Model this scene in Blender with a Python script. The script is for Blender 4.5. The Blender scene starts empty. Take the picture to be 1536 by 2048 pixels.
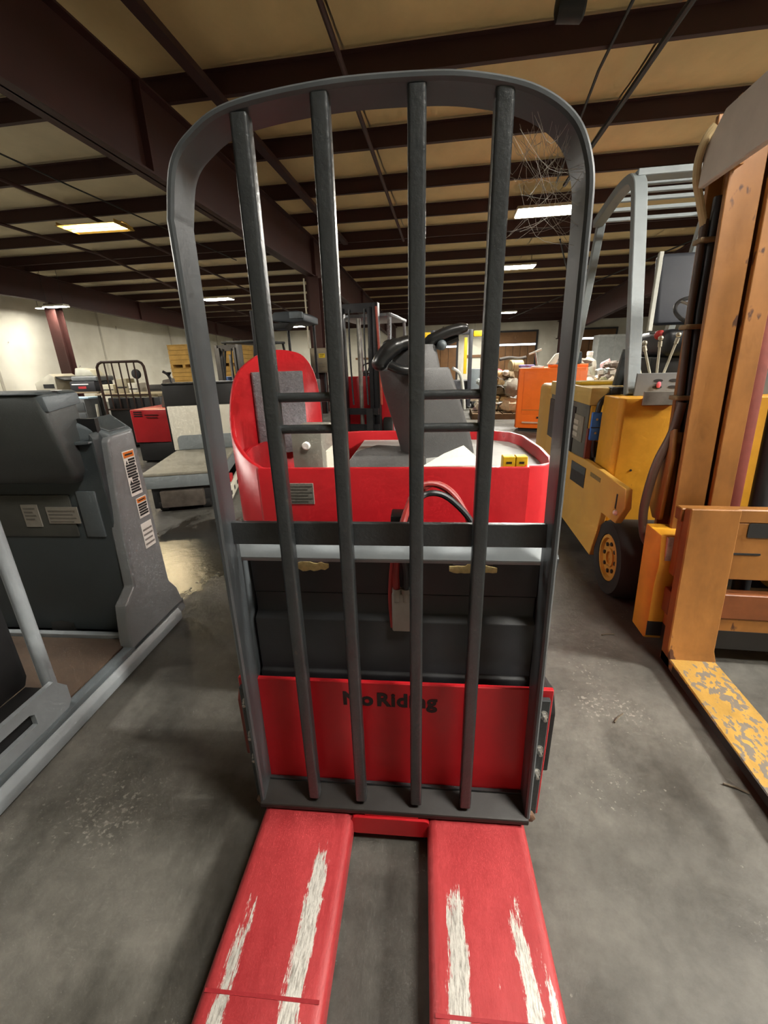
import bpy, bmesh, math, random
from mathutils import Vector, Matrix

# ------------------------------------------------------------------ camera
scn = bpy.context.scene
FPX, CAM_H = 835.0, 1.2
PITCH, YAW, ROLL = math.radians(19.5), math.radians(9.0), math.radians(1.5)
fh = Vector((-math.sin(YAW), math.cos(YAW), 0)); r0 = Vector((math.cos(YAW), math.sin(YAW), 0)); zz = Vector((0, 0, 1))
fwd = fh * math.cos(PITCH) - zz * math.sin(PITCH)
u0 = fh * math.sin(PITCH) + zz * math.cos(PITCH)
rgt = r0 * math.cos(ROLL) - u0 * math.sin(ROLL)
upv = r0 * math.sin(ROLL) + u0 * math.cos(ROLL)
cd = bpy.data.cameras.new('camera'); cam = bpy.data.objects.new('camera', cd)
scn.collection.objects.link(cam); scn.camera = cam
cd.sensor_fit = 'VERTICAL'; cd.sensor_height = 24.0; cd.lens = FPX / 2048.0 * 24.0
cd.clip_start = 0.02; cd.clip_end = 200
cam.matrix_world = Matrix(((rgt.x, upv.x, -fwd.x, 0), (rgt.y, upv.y, -fwd.y, 0), (rgt.z, upv.z, -fwd.z, CAM_H), (0, 0, 0, 1)))

# ------------------------------------------------------------------ world, exposure
w = bpy.data.worlds.new('world'); scn.world = w; w.use_nodes = True
w.node_tree.nodes['Background'].inputs[0].default_value = (0.5, 0.55, 0.6, 1)
w.node_tree.nodes['Background'].inputs[1].default_value = 0.05
scn.view_settings.view_transform = 'Standard'; scn.view_settings.look = 'None'
scn.view_settings.gamma = 1.0; scn.view_settings.use_curve_mapping = False
scn.view_settings.exposure = 0.52
scn.cycles.sample_clamp_indirect = 6.0
scn.cycles.max_bounces = 6; scn.cycles.diffuse_bounces = 3; scn.cycles.glossy_bounces = 2; scn.cycles.transmission_bounces = 2
scn.cycles.use_adaptive_sampling = True; scn.cycles.adaptive_threshold = 0.09; scn.cycles.adaptive_min_samples = 12
scn.cycles.light_sampling_threshold = 0.03
LED_W = 150.0

# ------------------------------------------------------------------ helpers
random.seed(7)
C = scn.collection
R = math.radians

def lin(c):
    return tuple((x / 12.92 if x <= 0.04045 else ((x + 0.055) / 1.055) ** 2.4) for x in c)

def rgb(h):
    h = h.lstrip('#'); return lin(tuple(int(h[i:i + 2], 16) / 255 for i in (0, 2, 4)))

MATS = {}
def pm(name, col, rough=0.5, metal=0.0, var=0.2, scale=6.0, bump=0.02, spec=0.5, chips=None, chip_amt=0.0, stretch=(1, 1, 1), fine=0.0):
    """painted / plain surface: base colour broken up by noise, optional chips of another colour"""
    if name in MATS: return MATS[name]
    m = bpy.data.materials.new(name); m.use_nodes = True; nt = m.node_tree; N = nt.nodes; L = nt.links
    b = N['Principled BSDF']; b.inputs['Metallic'].default_value = metal
    b.inputs['Specular IOR Level'].default_value = spec
    tc = N.new('ShaderNodeTexCoord'); mp = N.new('ShaderNodeMapping'); mp.inputs['Scale'].default_value = stretch
    L.new(tc.outputs['Object'], mp.inputs[0])
    n1 = N.new('ShaderNodeTexNoise'); n1.inputs['Scale'].default_value = scale; n1.inputs['Detail'].default_value = 5
    n1.inputs['Roughness'].default_value = 0.65
    L.new(mp.outputs[0], n1.inputs['Vector'])
    mr = N.new('ShaderNodeMapRange'); mr.inputs[1].default_value = 0.3; mr.inputs[2].default_value = 0.7
    mr.inputs[3].default_value = 1 - var; mr.inputs[4].default_value = 1 + var * 0.5
    L.new(n1.outputs['Fac'], mr.inputs[0])
    mx = N.new('ShaderNodeMix'); mx.data_type = 'RGBA'; mx.blend_type = 'MULTIPLY'; mx.inputs[0].default_value = 1
    c = rgb(col) if isinstance(col, str) else col
    mx.inputs[6].default_value = (*c, 1); L.new(mr.outputs[0], mx.inputs[7])
    out = mx.outputs[2]
    if chips:
        n2 = N.new('ShaderNodeTexNoise'); n2.inputs['Scale'].default_value = scale * 4; n2.inputs['Detail'].default_value = 8
        L.new(mp.outputs[0], n2.inputs['Vector'])
        ml = N.new('ShaderNodeMath'); ml.operation = 'MULTIPLY'; L.new(n2.outputs['Fac'], ml.inputs[0]); L.new(n1.outputs['Fac'], ml.inputs[1])
        r2 = N.new('ShaderNodeMapRange'); r2.inputs[1].default_value = 0.42 - chip_amt; r2.inputs[2].default_value = 0.45 - chip_amt
        L.new(ml.outputs[0], r2.inputs[0])
        m2 = N.new('ShaderNodeMix'); m2.data_type = 'RGBA'; L.new(r2.outputs[0], m2.inputs[0]); L.new(out, m2.inputs[6])
        m2.inputs[7].default_value = (*rgb(chips), 1); out = m2.outputs[2]
    L.new(out, b.inputs['Base Color'])
    rr = N.new('ShaderNodeMapRange'); rr.inputs[3].default_value = max(0.05, rough - 0.1); rr.inputs[4].default_value = min(1, rough + 0.12)
    L.new(n1.outputs['Fac'], rr.inputs[0]); L.new(rr.outputs[0], b.inputs['Roughness'])
    if bump:
        bp = N.new('ShaderNodeBump'); bp.inputs['Strength'].default_value = min(1, bump * 8); bp.inputs['Distance'].default_value = 0.004
        src = n1
        if fine:
            src = N.new('ShaderNodeTexNoise'); src.inputs['Scale'].default_value = fine; src.inputs['Detail'].default_value = 3
            L.new(tc.outputs['Object'], src.inputs['Vector'])
        L.new(src.outputs['Fac'], bp.inputs['Height']); L.new(bp.outputs[0], b.inputs['Normal'])
    MATS[name] = m; return m

def emit(name, col, strength):
    if name in MATS: return MATS[name]
    m = bpy.data.materials.new(name); m.use_nodes = True; b = m.node_tree.nodes['Principled BSDF']
    b.inputs['Base Color'].default_value = (0.8, 0.8, 0.8, 1); b.inputs['Emission Color'].default_value = (*col, 1)
    b.inputs['Emission Strength'].default_value = strength; m.cycles.emission_sampling = 'NONE'; MATS[name] = m; return m

class G:
    """collects boxes, prisms, tubes, lofts; build() links them as ONE mesh object"""
    def __init__(s, org=(0, 0, 0)): s.v = []; s.f = []; s.o = Vector(org)
    def add(s, vs, fs):
        k = len(s.v); s.v += [tuple(Vector(p) - s.o) for p in vs]; s.f += [tuple(i + k for i in f) for f in fs]; return s
    def box(s, x0, x1, y0, y1, z0, z1):
        return s.hexa([(x0, y0, z0), (x1, y0, z0), (x1, y1, z0), (x0, y1, z0)], [(x0, y0, z1), (x1, y0, z1), (x1, y1, z1), (x0, y1, z1)])
    def hexa(s, a, b):
        return s.add(list(a) + list(b), [(3, 2, 1, 0), (4, 5, 6, 7), (0, 1, 5, 4), (1, 2, 6, 5), (2, 3, 7, 6), (3, 0, 4, 7)])
    def prism(s, pts, ax, a, b):
        def P(p, t):
            return (t, p[0], p[1]) if ax == 'x' else (p[0], t, p[1]) if ax == 'y' else (p[0], p[1], t)
        n = len(pts); vs = [P(p, a) for p in pts] + [P(p, b) for p in pts]
        fs = [tuple(range(n))[::-1], tuple(range(n, 2 * n))] + [(i, (i + 1) % n, n + (i + 1) % n, n + i) for i in range(n)]
        return s.add(vs, fs)
    def loft(s, secs, cap=True, close=True):
        n = len(secs[0]); vs = [p for q in secs for p in q]; fs = []
        for k in range(len(secs) - 1):
            for i in range(n if close else n - 1):
                j = (i + 1) % n
                fs.append((k * n + i, k * n + j, (k + 1) * n + j, (k + 1) * n + i))
        if cap: fs += [tuple(range(n))[::-1], tuple(range((len(secs) - 1) * n, len(secs) * n))]
        return s.add(vs, fs)
    def tube(s, path, r, n=10, flat=1.0):
        P = [Vector(p) for p in path]; secs = []; up = None
        for i, p in enumerate(P):
            t = (P[min(i + 1, len(P) - 1)] - P[max(i - 1, 0)]).normalized()
            if up is None:
                up = Vector((0, 0, 1)) if abs(t.z) < 0.9 else Vector((1, 0, 0))
            a = t.cross(up).normalized(); b = a.cross(t).normalized(); up = b
            rr = r[i] if isinstance(r, (list, tuple)) else r
            secs.append([p + a * math.cos(2 * math.pi * k / n) * rr + b * math.sin(2 * math.pi * k / n) * rr * flat for k in range(n)])
        return s.loft(secs)
    def cyl(s, p0, p1, r, n=16, r1=None): return s.tube([p0, p1], [r, r if r1 is None else r1], n)
    def lathe(s, prof, cen, ax='z', n=24, cap=True):
        secs = []
        for (r, h) in prof:
            ring = []
            for k in range(n):
                c, q = math.cos(2 * math.pi * k / n) * r, math.sin(2 * math.pi * k / n) * r
                v = (h, c, q) if ax == 'x' else (c, h, q) if ax == 'y' else (c, q, h)
                ring.append((cen[0] + v[0], cen[1] + v[1], cen[2] + v[2]))
            secs.append(ring)
        return s.loft(secs, cap)
    def ball(s, c, r, n=10, sz=(1, 1, 1)):
        prof = []
        secs = []
        for k in range(1, n):
            a = math.pi * k / n
            secs.append([(c[0] + r * sz[0] * math.sin(a) * math.cos(2 * math.pi * i / (2 * n)), c[1] + r * sz[1] * math.sin(a) * math.sin(2 * math.pi * i / (2 * n)), c[2] - r * sz[2] * math.cos(a)) for i in range(2 * n)])
        return s.loft(secs)
    def mesh(s, name, mat, bevel=0, seg=2, ang=32):
        me = bpy.data.meshes.new(name); me.from_pydata(s.v, [], s.f)
        bm = bmesh.new(); bm.from_mesh(me)
        bmesh.ops.recalc_face_normals(bm, faces=bm.faces)
        if bevel:
            es = [e for e in bm.edges if len(e.link_faces) == 2 and e.calc_face_angle(0) > R(30)]
            bmesh.ops.bevel(bm, geom=es, offset=bevel, segments=seg, profile=0.5, affect='EDGES', clamp_overlap=True)
        bm.to_mesh(me); bm.free()
        for p in me.polygons: p.use_smooth = True
        me.set_sharp_from_angle(angle=R(ang)); me.materials.append(mat); return me
    def build(s, name, mat, parent=None, bevel=0, seg=2, ang=32, solid=0, off=0):
        o = bpy.data.objects.new(name, s.mesh(name, mat, bevel, seg, ang)); C.objects.link(o); o.parent = parent
        if solid:
            md = o.modifiers.new('solidify', 'SOLIDIFY'); md.thickness = solid; md.offset = off
        return o

def bx(x0, x1, y0, y1, z0, z1, org=(0, 0, 0)): return G(org).box(x0, x1, y0, y1, z0, z1)

def tag(o, label=None, cat=None, group=None, kind=None):
    if label: o['label'] = label
    if cat: o['category'] = cat
    if group: o['group'] = group
    if kind: o['kind'] = kind
    return o

def thing(name, label, cat, loc=(0, 0, 0), rz=0.0, group=None):
    o = bpy.data.objects.new(name, None); C.objects.link(o); o.location = loc; o.rotation_euler = (0, 0, rz)
    o.empty_display_size = 0.1
    return tag(o, label, cat, group)

def inst(src, parent=None, loc=(0, 0, 0), rot=(0, 0, 0), scale=None, name=None):
    o = src.copy(); C.objects.link(o); o.parent = parent; o.location = loc; o.rotation_euler = rot
    if scale: o.scale = scale
    return o

def copy_tree(o, parent=None):
    c = o.copy(); C.objects.link(c); c.parent = parent
    for ch in list(o.children): copy_tree(ch, c)
    return c

def rpoly(pts, rad, n=5):
    """polygon with rounded corners (rad scalar or per corner)"""
    out = []; m = len(pts)
    for i in range(m):
        p = Vector(pts[i]).to_2d() if len(pts[i]) == 2 else Vector(pts[i]); a = Vector(pts[i - 1]); b = Vector(pts[(i + 1) % m])
        r = rad[i] if isinstance(rad, (list, tuple)) else rad
        d1 = (a - p); d2 = (b - p); r = min(r, d1.length * 0.49, d2.length * 0.49)
        s, e = p + d1.normalized() * r, p + d2.normalized() * r
        for k in range(n + 1):
            t = k / n; out.append(tuple((1 - t) ** 2 * s + 2 * t * (1 - t) * p + t * t * e))
    return out

def text_mesh(name, txt, size, mat, parent, loc, rot, bold=0.0, ext=0.0006, align='LEFT', sx=1.0):
    cu = bpy.data.curves.new(name, 'FONT'); cu.body = txt; cu.size = size; cu.offset = bold; cu.extrude = ext; cu.align_x = align; cu.space_character = 1.08
    cu.resolution_u = 3
    o = bpy.data.objects.new(name + '_curve', cu); C.objects.link(o)
    dg = bpy.context.evaluated_depsgraph_get(); me = bpy.data.meshes.new_from_object(o.evaluated_get(dg))
    bpy.data.objects.remove(o); bpy.data.curves.remove(cu)
    me.materials.clear(); me.materials.append(mat)
    t = bpy.data.objects.new(name, me); C.objects.link(t); t.parent = parent; t.location = loc; t.rotation_euler = rot; t.scale = (sx, 1, 1)
    return t

def smooth_path(pts, n=6):
    P = [Vector(p) for p in pts]; out = []
    for i in range(len(P) - 1):
        a, b, c, d = P[max(i - 1, 0)], P[i], P[i + 1], P[min(i + 2, len(P) - 1)]
        for k in range(n):
            t = k / n
            out.append(0.5 * ((2 * b) + (c - a) * t + (2 * a - 5 * b + 4 * c - d) * t * t + (3 * b - a - 3 * c + d) * t ** 3))
    out.append(P[-1]); return out

# ------------------------------------------------------------------ materials
steel = pm('bare_steel', '#b4b2ac', 0.35, 0.9, 0.3, 12)
black_paint = pm('black_paint', '#383c3e', 0.33, 0, 0.2, 14, 0.03, chips='#4a4642', chip_amt=0.0, fine=120)
black_metal = pm('black_metal', '#1b1b1c', 0.5, 0, 0.3, 10)
rubber = pm('rubber', '#1e1d1c', 0.75, 0, 0.3, 10)
red_paint = pm('red_paint', '#b81c24', 0.34, 0, 0.12, 5, 0.015, chips='#7d1016', chip_amt=-0.06)
red_dark = pm('red_brown_paint', '#7a3a30', 0.6, 0, 0.3, 8)
brown_steel = pm('red_oxide_steel', '#3f201b', 0.6, 0, 0.22, 3, 0.02)
purlin_mat = pm('purlin_primer', '#3a1d18', 0.62, 0, 0.25, 3, 0.02)
grey_body = pm('grey_plastic', '#5c6468', 0.45, 0, 0.1, 5, 0.02, fine=300)
grey_dark = pm('dark_grey_plastic', '#3c4346', 0.5, 0, 0.12, 5, 0.02, fine=300)
grey_lite = pm('light_grey_paint', '#8d9498', 0.45, 0, 0.15, 6, 0.02)
yellow = pm('forklift_yellow', '#d69a27', 0.45, 0, 0.2, 4, 0.02, chips='#5a3a1c', chip_amt=-0.03)
ochre = pm('worn_ochre', '#93612a', 0.45, 0, 0.42, 4, 0.04, chips='#4a2a16', chip_amt=0.05, stretch=(1, 1, .45))
white_paint = pm('off_white_paint', '#dcd8c8', 0.45, 0, 0.08, 4)
white_plain = pm('white_label', '#ecebe6', 0.6, 0, 0.03, 20, 0)
ink = pm('black_ink', '#151515', 0.6, 0, 0.02, 20, 0)
orange_ink = pm('orange_ink', '#e07818', 0.6, 0, 0.02, 20, 0)
yellow_ink = pm('yellow_ink', '#d8b91c', 0.55, 0, 0.1, 20, 0)
# ------------------------------------------------------------------ structure: floor
def floor_mat():
    m = bpy.data.materials.new('concrete_floor'); m.use_nodes = True; nt = m.node_tree; N = nt.nodes; L = nt.links; b = N['Principled BSDF']
    tc = N.new('ShaderNodeTexCoord')
    def noise(sc, det=6, rough=0.6, stretch=None):
        n = N.new('ShaderNodeTexNoise'); n.inputs['Scale'].default_value = sc; n.inputs['Detail'].default_value = det; n.inputs['Roughness'].default_value = rough
        if stretch:
            mp = N.new('ShaderNodeMapping'); mp.inputs['Scale'].default_value = stretch; L.new(tc.outputs['Object'], mp.inputs[0]); L.new(mp.outputs[0], n.inputs['Vector'])
        else: L.new(tc.outputs['Object'], n.inputs['Vector'])
        return n
    n1 = noise(0.9); n2 = noise(3.5, 8, 0.7); n3 = noise(22, 6, 0.7); n4 = noise(1.6, 8, 0.6, (1.0, 0.45, 1))
    cr = N.new('ShaderNodeValToRGB'); e = cr.color_ramp.elements
    e[0].position = 0.33; e[0].color = (*rgb('#3b3a36'), 1); e[1].position = 0.66; e[1].color = (*rgb('#6b6962'), 1)
    L.new(n1.outputs['Fac'], cr.inputs[0])
    mr = N.new('ShaderNodeMapRange'); mr.inputs[1].default_value = 0.3; mr.inputs[2].default_value = 0.7; mr.inputs[3].default_value = 0.72; mr.inputs[4].default_value = 1.12
    L.new(n2.outputs['Fac'], mr.inputs[0])
    m1 = N.new('ShaderNodeMix'); m1.data_type = 'RGBA'; m1.blend_type = 'MULTIPLY'; m1.inputs[0].default_value = 1
    L.new(cr.outputs[0], m1.inputs[6]); L.new(mr.outputs[0], m1.inputs[7])
    # dark oily stains
    st = N.new('ShaderNodeMapRange'); st.inputs[1].default_value = 0.56; st.inputs[2].default_value = 0.66; L.new(n4.outputs['Fac'], st.inputs[0])
    m2 = N.new('ShaderNodeMix'); m2.data_type = 'RGBA'; m2.inputs[7].default_value = (*rgb('#26241f'), 1)
    k = N.new('ShaderNodeMath'); k.operation = 'MULTIPLY'; k.inputs[1].default_value = 0.75; L.new(st.outputs[0], k.inputs[0])
    L.new(k.outputs[0], m2.inputs[0]); L.new(m1.outputs[2], m2.inputs[6])
    # pale scuffs
    n5 = noise(9, 10, 0.75, (0.6, 2.2, 1)); sc = N.new('ShaderNodeMapRange'); sc.inputs[1].default_value = 0.64; sc.inputs[2].default_value = 0.72; L.new(n5.outputs['Fac'], sc.inputs[0])
    k2 = N.new('ShaderNodeMath'); k2.operation = 'MULTIPLY'; k2.inputs[1].default_value = 0.4; L.new(sc.outputs[0], k2.inputs[0])
    m3 = N.new('ShaderNodeMix'); m3.data_type = 'RGBA'; m3.inputs[7].default_value = (*rgb('#8f8c82'), 1)
    L.new(k2.outputs[0], m3.inputs[0]); L.new(m2.outputs[2], m3.inputs[6])
    # fine grain
    g1 = N.new('ShaderNodeMapRange'); g1.inputs[1].default_value = 0.3; g1.inputs[2].default_value = 0.7; g1.inputs[3].default_value = 0.8; g1.inputs[4].default_value = 1.18; L.new(n3.outputs['Fac'], g1.inputs[0])
    m4 = N.new('ShaderNodeMix'); m4.data_type = 'RGBA'; m4.blend_type = 'MULTIPLY'; m4.inputs[0].default_value = 1; L.new(m3.outputs[2], m4.inputs[6]); L.new(g1.outputs[0], m4.inputs[7])
    # thin scratches
    wv = noise(14, 12, 0.8, (2.5, 0.25, 1)); s2 = N.new('ShaderNodeMapRange'); s2.inputs[1].default_value = 0.67; s2.inputs[2].default_value = 0.70; s2.inputs[4].default_value = 0.35; L.new(wv.outputs['Fac'], s2.inputs[0])
    m5 = N.new('ShaderNodeMix'); m5.data_type = 'RGBA'; m5.inputs[7].default_value = (*rgb('#9c998e'), 1); L.new(s2.outputs[0], m5.inputs[0]); L.new(m4.outputs[2], m5.inputs[6])
    fk = noise(75, 5, 0.65); fl_ = noise(2.4, 5, 0.6); q1 = N.new('ShaderNodeMath'); q1.operation = 'MULTIPLY'; L.new(fk.outputs['Fac'], q1.inputs[0]); L.new(fl_.outputs['Fac'], q1.inputs[1])
    q2 = N.new('ShaderNodeMapRange'); q2.inputs[1].default_value = 0.345; q2.inputs[2].default_value = 0.40; q2.inputs[4].default_value = 0.42; L.new(q1.outputs[0], q2.inputs[0])
    m8 = N.new('ShaderNodeMix'); m8.data_type = 'RGBA'; m8.inputs[7].default_value = (*rgb('#a9a69b'), 1); L.new(q2.outputs[0], m8.inputs[0]); L.new(m5.outputs[2], m8.inputs[6]); m5 = m8
    # spilled oil behind the grey truck
    vm = N.new('ShaderNodeVectorMath'); vm.operation = 'DISTANCE'; mp2 = N.new('ShaderNodeMapping'); mp2.inputs['Scale'].default_value = (1.0, 0.75, 1); L.new(tc.outputs['Object'], mp2.inputs[0])
    L.new(mp2.outputs[0], vm.inputs[0]); vm.inputs[1].default_value = (-1.75, 2.45 * .75, 0)
    ns = noise(5, 6, 0.65, (1, 0.5, 1)); ad = N.new('ShaderNodeMath'); ad.operation = 'MULTIPLY_ADD'; ad.inputs[1].default_value = 1.1; L.new(ns.outputs['Fac'], ad.inputs[0]); L.new(vm.outputs['Value'], ad.inputs[2])
    oi = N.new('ShaderNodeMapRange'); oi.inputs[1].default_value = 1.12; oi.inputs[2].default_value = 0.98; L.new(ad.outputs[0], oi.inputs[0])
    m6 = N.new('ShaderNodeMix'); m6.data_type = 'RGBA'; m6.inputs[7].default_value = (*rgb('#262420'), 1); L.new(oi.outputs[0], m6.inputs[0]); L.new(m5.outputs[2], m6.inputs[6])
    L.new(m6.outputs[2], b.inputs['Base Color'])
    rr = N.new('ShaderNodeMapRange'); rr.inputs[1].default_value = 0.3; rr.inputs[2].default_value = 0.7; rr.inputs[3].default_value = 0.34; rr.inputs[4].default_value = 0.7
    L.new(n2.outputs['Fac'], rr.inputs[0]); m7 = N.new('ShaderNodeMix'); m7.data_type = 'FLOAT'; m7.inputs[3].default_value = 0.16; L.new(oi.outputs[0], m7.inputs[0]); L.new(rr.outputs[0], m7.inputs[2]); L.new(m7.outputs[0], b.inputs['Roughness'])
    bp = N.new('ShaderNodeBump'); bp.inputs['Strength'].default_value = 0.3; bp.inputs['Distance'].default_value = 0.004
    L.new(n3.outputs['Fac'], bp.inputs['Height']); L.new(bp.outputs[0], b.inputs['Normal'])
    return m

XL, XR, YN, YB, RIDGE = -14.2, 12.0, -7.0, 28.0, 12.2
def roof(y, z0=4.1): return z0 - max(0, y - RIDGE) * 0.05        # underside of the purlins

fl = bx(XL - .3, XR + .3, YN - .3, YB + .3, -0.2, 0).build('floor', floor_mat()); tag(fl, 'stained grey concrete warehouse floor', 'floor', kind='structure')

def wall_mat():
    m = bpy.data.materials.new('painted_block_wall'); m.use_nodes = True; nt = m.node_tree; N = nt.nodes; L = nt.links; b = N['Principled BSDF']
    tc = N.new('ShaderNodeTexCoord')
    n1 = N.new('ShaderNodeTexNoise'); n1.inputs['Scale'].default_value = 0.6; n1.inputs['Detail'].default_value = 8; L.new(tc.outputs['Object'], n1.inputs['Vector'])
    cr = N.new('ShaderNodeValToRGB'); e = cr.color_ramp.elements; e[0].position = 0.3; e[0].color = (*rgb('#c2bdab'), 1); e[1].position = 0.62; e[1].color = (*rgb('#e2dfcf'), 1)
    L.new(n1.outputs['Fac'], cr.inputs[0])
    n2 = N.new('ShaderNodeTexNoise'); n2.inputs['Scale'].default_value = 2.6; n2.inputs['Detail'].default_value = 10; n2.inputs['Roughness'].default_value = 0.7; L.new(tc.outputs['Object'], n2.inputs['Vector'])
    mr = N.new('ShaderNodeMapRange'); mr.inputs[1].default_value = 0.66; mr.inputs[2].default_value = 0.69; L.new(n2.outputs['Fac'], mr.inputs[0])
    mx = N.new('ShaderNodeMix'); mx.data_type = 'RGBA'; mx.inputs[7].default_value = (*rgb('#8d887a'), 1); L.new(mr.outputs[0], mx.inputs[0]); L.new(cr.outputs[0], mx.inputs[6])
    L.new(mx.outputs[2], b.inputs['Base Color']); b.inputs['Roughness'].default_value = 0.85
    return m
wm = wall_mat()
for nm, a, lab in (('wall_left', (XL - .25, XL, YN, YB, 0, 4.5), 'long cream-painted masonry wall with grey scuffs'),
                   ('wall_back', (XL, XR, YB, YB + .25, 0, 4.5), 'far pale end wall with wide doors'),
                   ('wall_right', (XR, XR + .25, YN, YB, 0, 4.5), 'plain pale side wall'),
                   ('wall_front', (XL, XR, YN - .25, YN, 0, 4.5), 'plain pale wall behind the viewer')):
    tag(bx(*a).build(nm, wm), lab, 'wall', kind='structure')
# faint vertical joint strips on the left wall
wl = bpy.data.objects['wall_left']
for y in (7.4, 12.0, 16.6, 21.2, 25.8):
    bx(XL, XL + .012, y, y + .09, 0, 4.0).build('joint_strip', pm('wall_joint', '#b7b2a2', 0.9, 0, 0.15, 6), wl)

# ------------------------------------------------------------------ ceiling: insulation panels, purlins
ins = pm('insulation_facing', '#d8bd88', 0.7, 0, 0.16, 1.2, 0.05)
ins2 = pm('insulation_facing_pale', '#d3c6a6', 0.7, 0, 0.16, 1.2, 0.05)
ce = bx(XL, XR, YN, RIDGE, 4.36, 4.42).build('ceiling', ins2); tag(ce, 'metal roof lined with beige insulation between dark red purlins', 'ceiling', kind='structure')
G().hexa([(XL, RIDGE, 4.36), (XR, RIDGE, 4.36), (XR, YB, roof(YB, 4.36)), (XL, YB, roof(YB, 4.36))],
         [(XL, RIDGE, 4.42), (XR, RIDGE, 4.42), (XR, YB, roof(YB, 4.42)), (XL, YB, roof(YB, 4.42))]).build('roof_slope', ins2, ce)
PY = [5.68 + 1.555 * k for k in range(-8, 5)]                     # purlin centre lines before the ridge
PY = [y for y in PY if y < RIDGE - .3] + [RIDGE - .32, RIDGE + .3] + [RIDGE + .3 + 1.5 * k for k in range(1, 11)]
PW = 3.25
# one sagging panel mesh per pitch, shared
def panel_mesh(mat, depth):
    g = G(); nx, ny = 4, 4; vs = []; fs = []
    for j in range(ny + 1):
        for i in range(nx + 1):
            u, v = i / nx, j / ny
            sag = -0.07 * math.sin(math.pi * v) ** 0.8 * (0.6 + 0.4 * math.sin(math.pi * u))
            vs.append((u * PW - PW / 2, v - 0.5, sag))
    for j in range(ny):
        for i in range(nx):
            a = j * (nx + 1) + i; fs.append((a, a + nx + 1, a + nx + 2, a + 1))
    g.add(vs, fs); return g.mesh('insulation_panel', mat, ang=60)
pmesh = [panel_mesh(ins, 1), panel_mesh(ins2, 1)]
nbx = int((XR - XL) / PW)
for k in range(len(PY) - 1):
    y0, y1 = PY[k], PY[k + 1]
    if y1 < -4: continue
    for i in range(nbx + 1):
        x = XL + PW * (i + .5)
        if x > XR: continue
        o = bpy.data.objects.new('insulation_panel', pmesh[0 if -3.4 < x + 0.3 < 9 else 1]); C.objects.link(o); o.parent = ce
        o.location = (x, (y0 + y1) / 2, roof((y0 + y1) / 2, 4.345)); o.scale = (0.992, y1 - y0, 1)
        if (y0 + y1) / 2 > RIDGE + 0.5: o.rotation_euler = (-math.atan(0.05), 0, 0)
def purlin_mesh(org):
    # Z / C section: web + flanges
    g = G(); g.box(XL, XR, -.004, .004, 0, .21); g.box(XL, XR, -.004, .062, 0, .006); g.box(XL, XR, -.062, .004, .204, .21)
    g.box(XL, XR, .056, .062, 0, .022)
    return g.mesh('purlin', purlin_mat)
pum = purlin_mesh(0)
for y in PY:
    if y < -4: continue
    o = bpy.data.objects.new('purlin', pum); C.objects.link(o); o.parent = ce; o.location = (0, y, roof(y))
    o['label'] = 'dark red-brown roof purlin'

# ------------------------------------------------------------------ main roof beams and columns
def roof_beam(X, zb_near, label, ybreak, zb_far, yend=YB, web=0.02, fl_w=0.2, ystart=YN):
    t = thing('roof_beam', label, 'beam', (X, 0, 0), group='red-oxide roof beams')
    zt = 4.1
    for (n, lo, hi, hw) in (('web', None, None, web / 2), ('bottom_flange', 0, 0.022, fl_w / 2), ('top_flange', None, None, fl_w / 2)):
        g = G()
        def zb(y): return zb_near if y <= ybreak else zb_near + (zb_far - zb_near) * (y - ybreak) / (yend - ybreak)
        ys = [ystart, ybreak, RIDGE, yend] if ybreak < RIDGE else [ystart, RIDGE, ybreak + .01, yend]
        secs = []
        for y in ys:
            if n == 'web': a, b = zb(y), roof(y) - .001
            elif n == 'bottom_flange': a, b = zb(y), zb(y) + 0.022
            else: a, b = roof(y) - 0.022, roof(y) - .001
            secs.append([(-hw, y, a), (hw, y, a), (hw, y, b), (-hw, y, b)])
        g.loft(secs); g.build(n, brown_steel, t)
    for y in [RIDGE - 1.0 + 6 * k for k in range(-2, 3)]:
        bx(-fl_w / 2 + .005, fl_w / 2 - .005, y, y + .014, zb(y) + .02, roof(y) - .03).build('stiffener', brown_steel, t)
    return t
roof_beam(-3.40, 3.25, 'deep red-brown roof beam running overhead beside the near load backrest', 12, 2.55)
roof_beam(-12.7, 3.33, 'deep red-brown roof beam along the cream left wall', 12.5, 2.75)
roof_beam(6.25, 3.40, 'red-brown roof beam above the yellow forklift, dropping towards the far wall', 11, 2.35)
def column(X, Y, h, label, d=.26, wd=.2, z0=0):
    t = thing('steel_column', label, 'column', (X, Y, 0), group='red-oxide steel columns')
    bx(-wd / 2, wd / 2, -d / 2, -d / 2 + .016, .02, h).build('flange', brown_steel, t)
    bx(-wd / 2, wd / 2, d / 2 - .016, d / 2, .02, h).build('flange', brown_steel, t)
    bx(-.006, .006, -d / 2 + .016, d / 2 - .016, .02, h).build('web', brown_steel, t)
    bx(-wd / 2 - .05, wd / 2 + .05, -d / 2 - .05, d / 2 + .05, 0, .02).build('base_plate', brown_steel, t)
    return t
column(-3.37, 11.2, 3.25, 'dark red steel column with the grey electrical box in mid hall', d=.3, wd=.3)
column(-12.85, 13.3, 3.31, 'red-brown steel column in front of the cream left wall', d=.3, wd=.38)
column(-12.7, 25.4, 2.8, 'far red-brown steel column at the end of the left wall', d=.3, wd=.3)
column(6.25, 27.0, 2.4, 'far dark steel column right of the roll-up door', d=.3, wd=.3)

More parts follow.
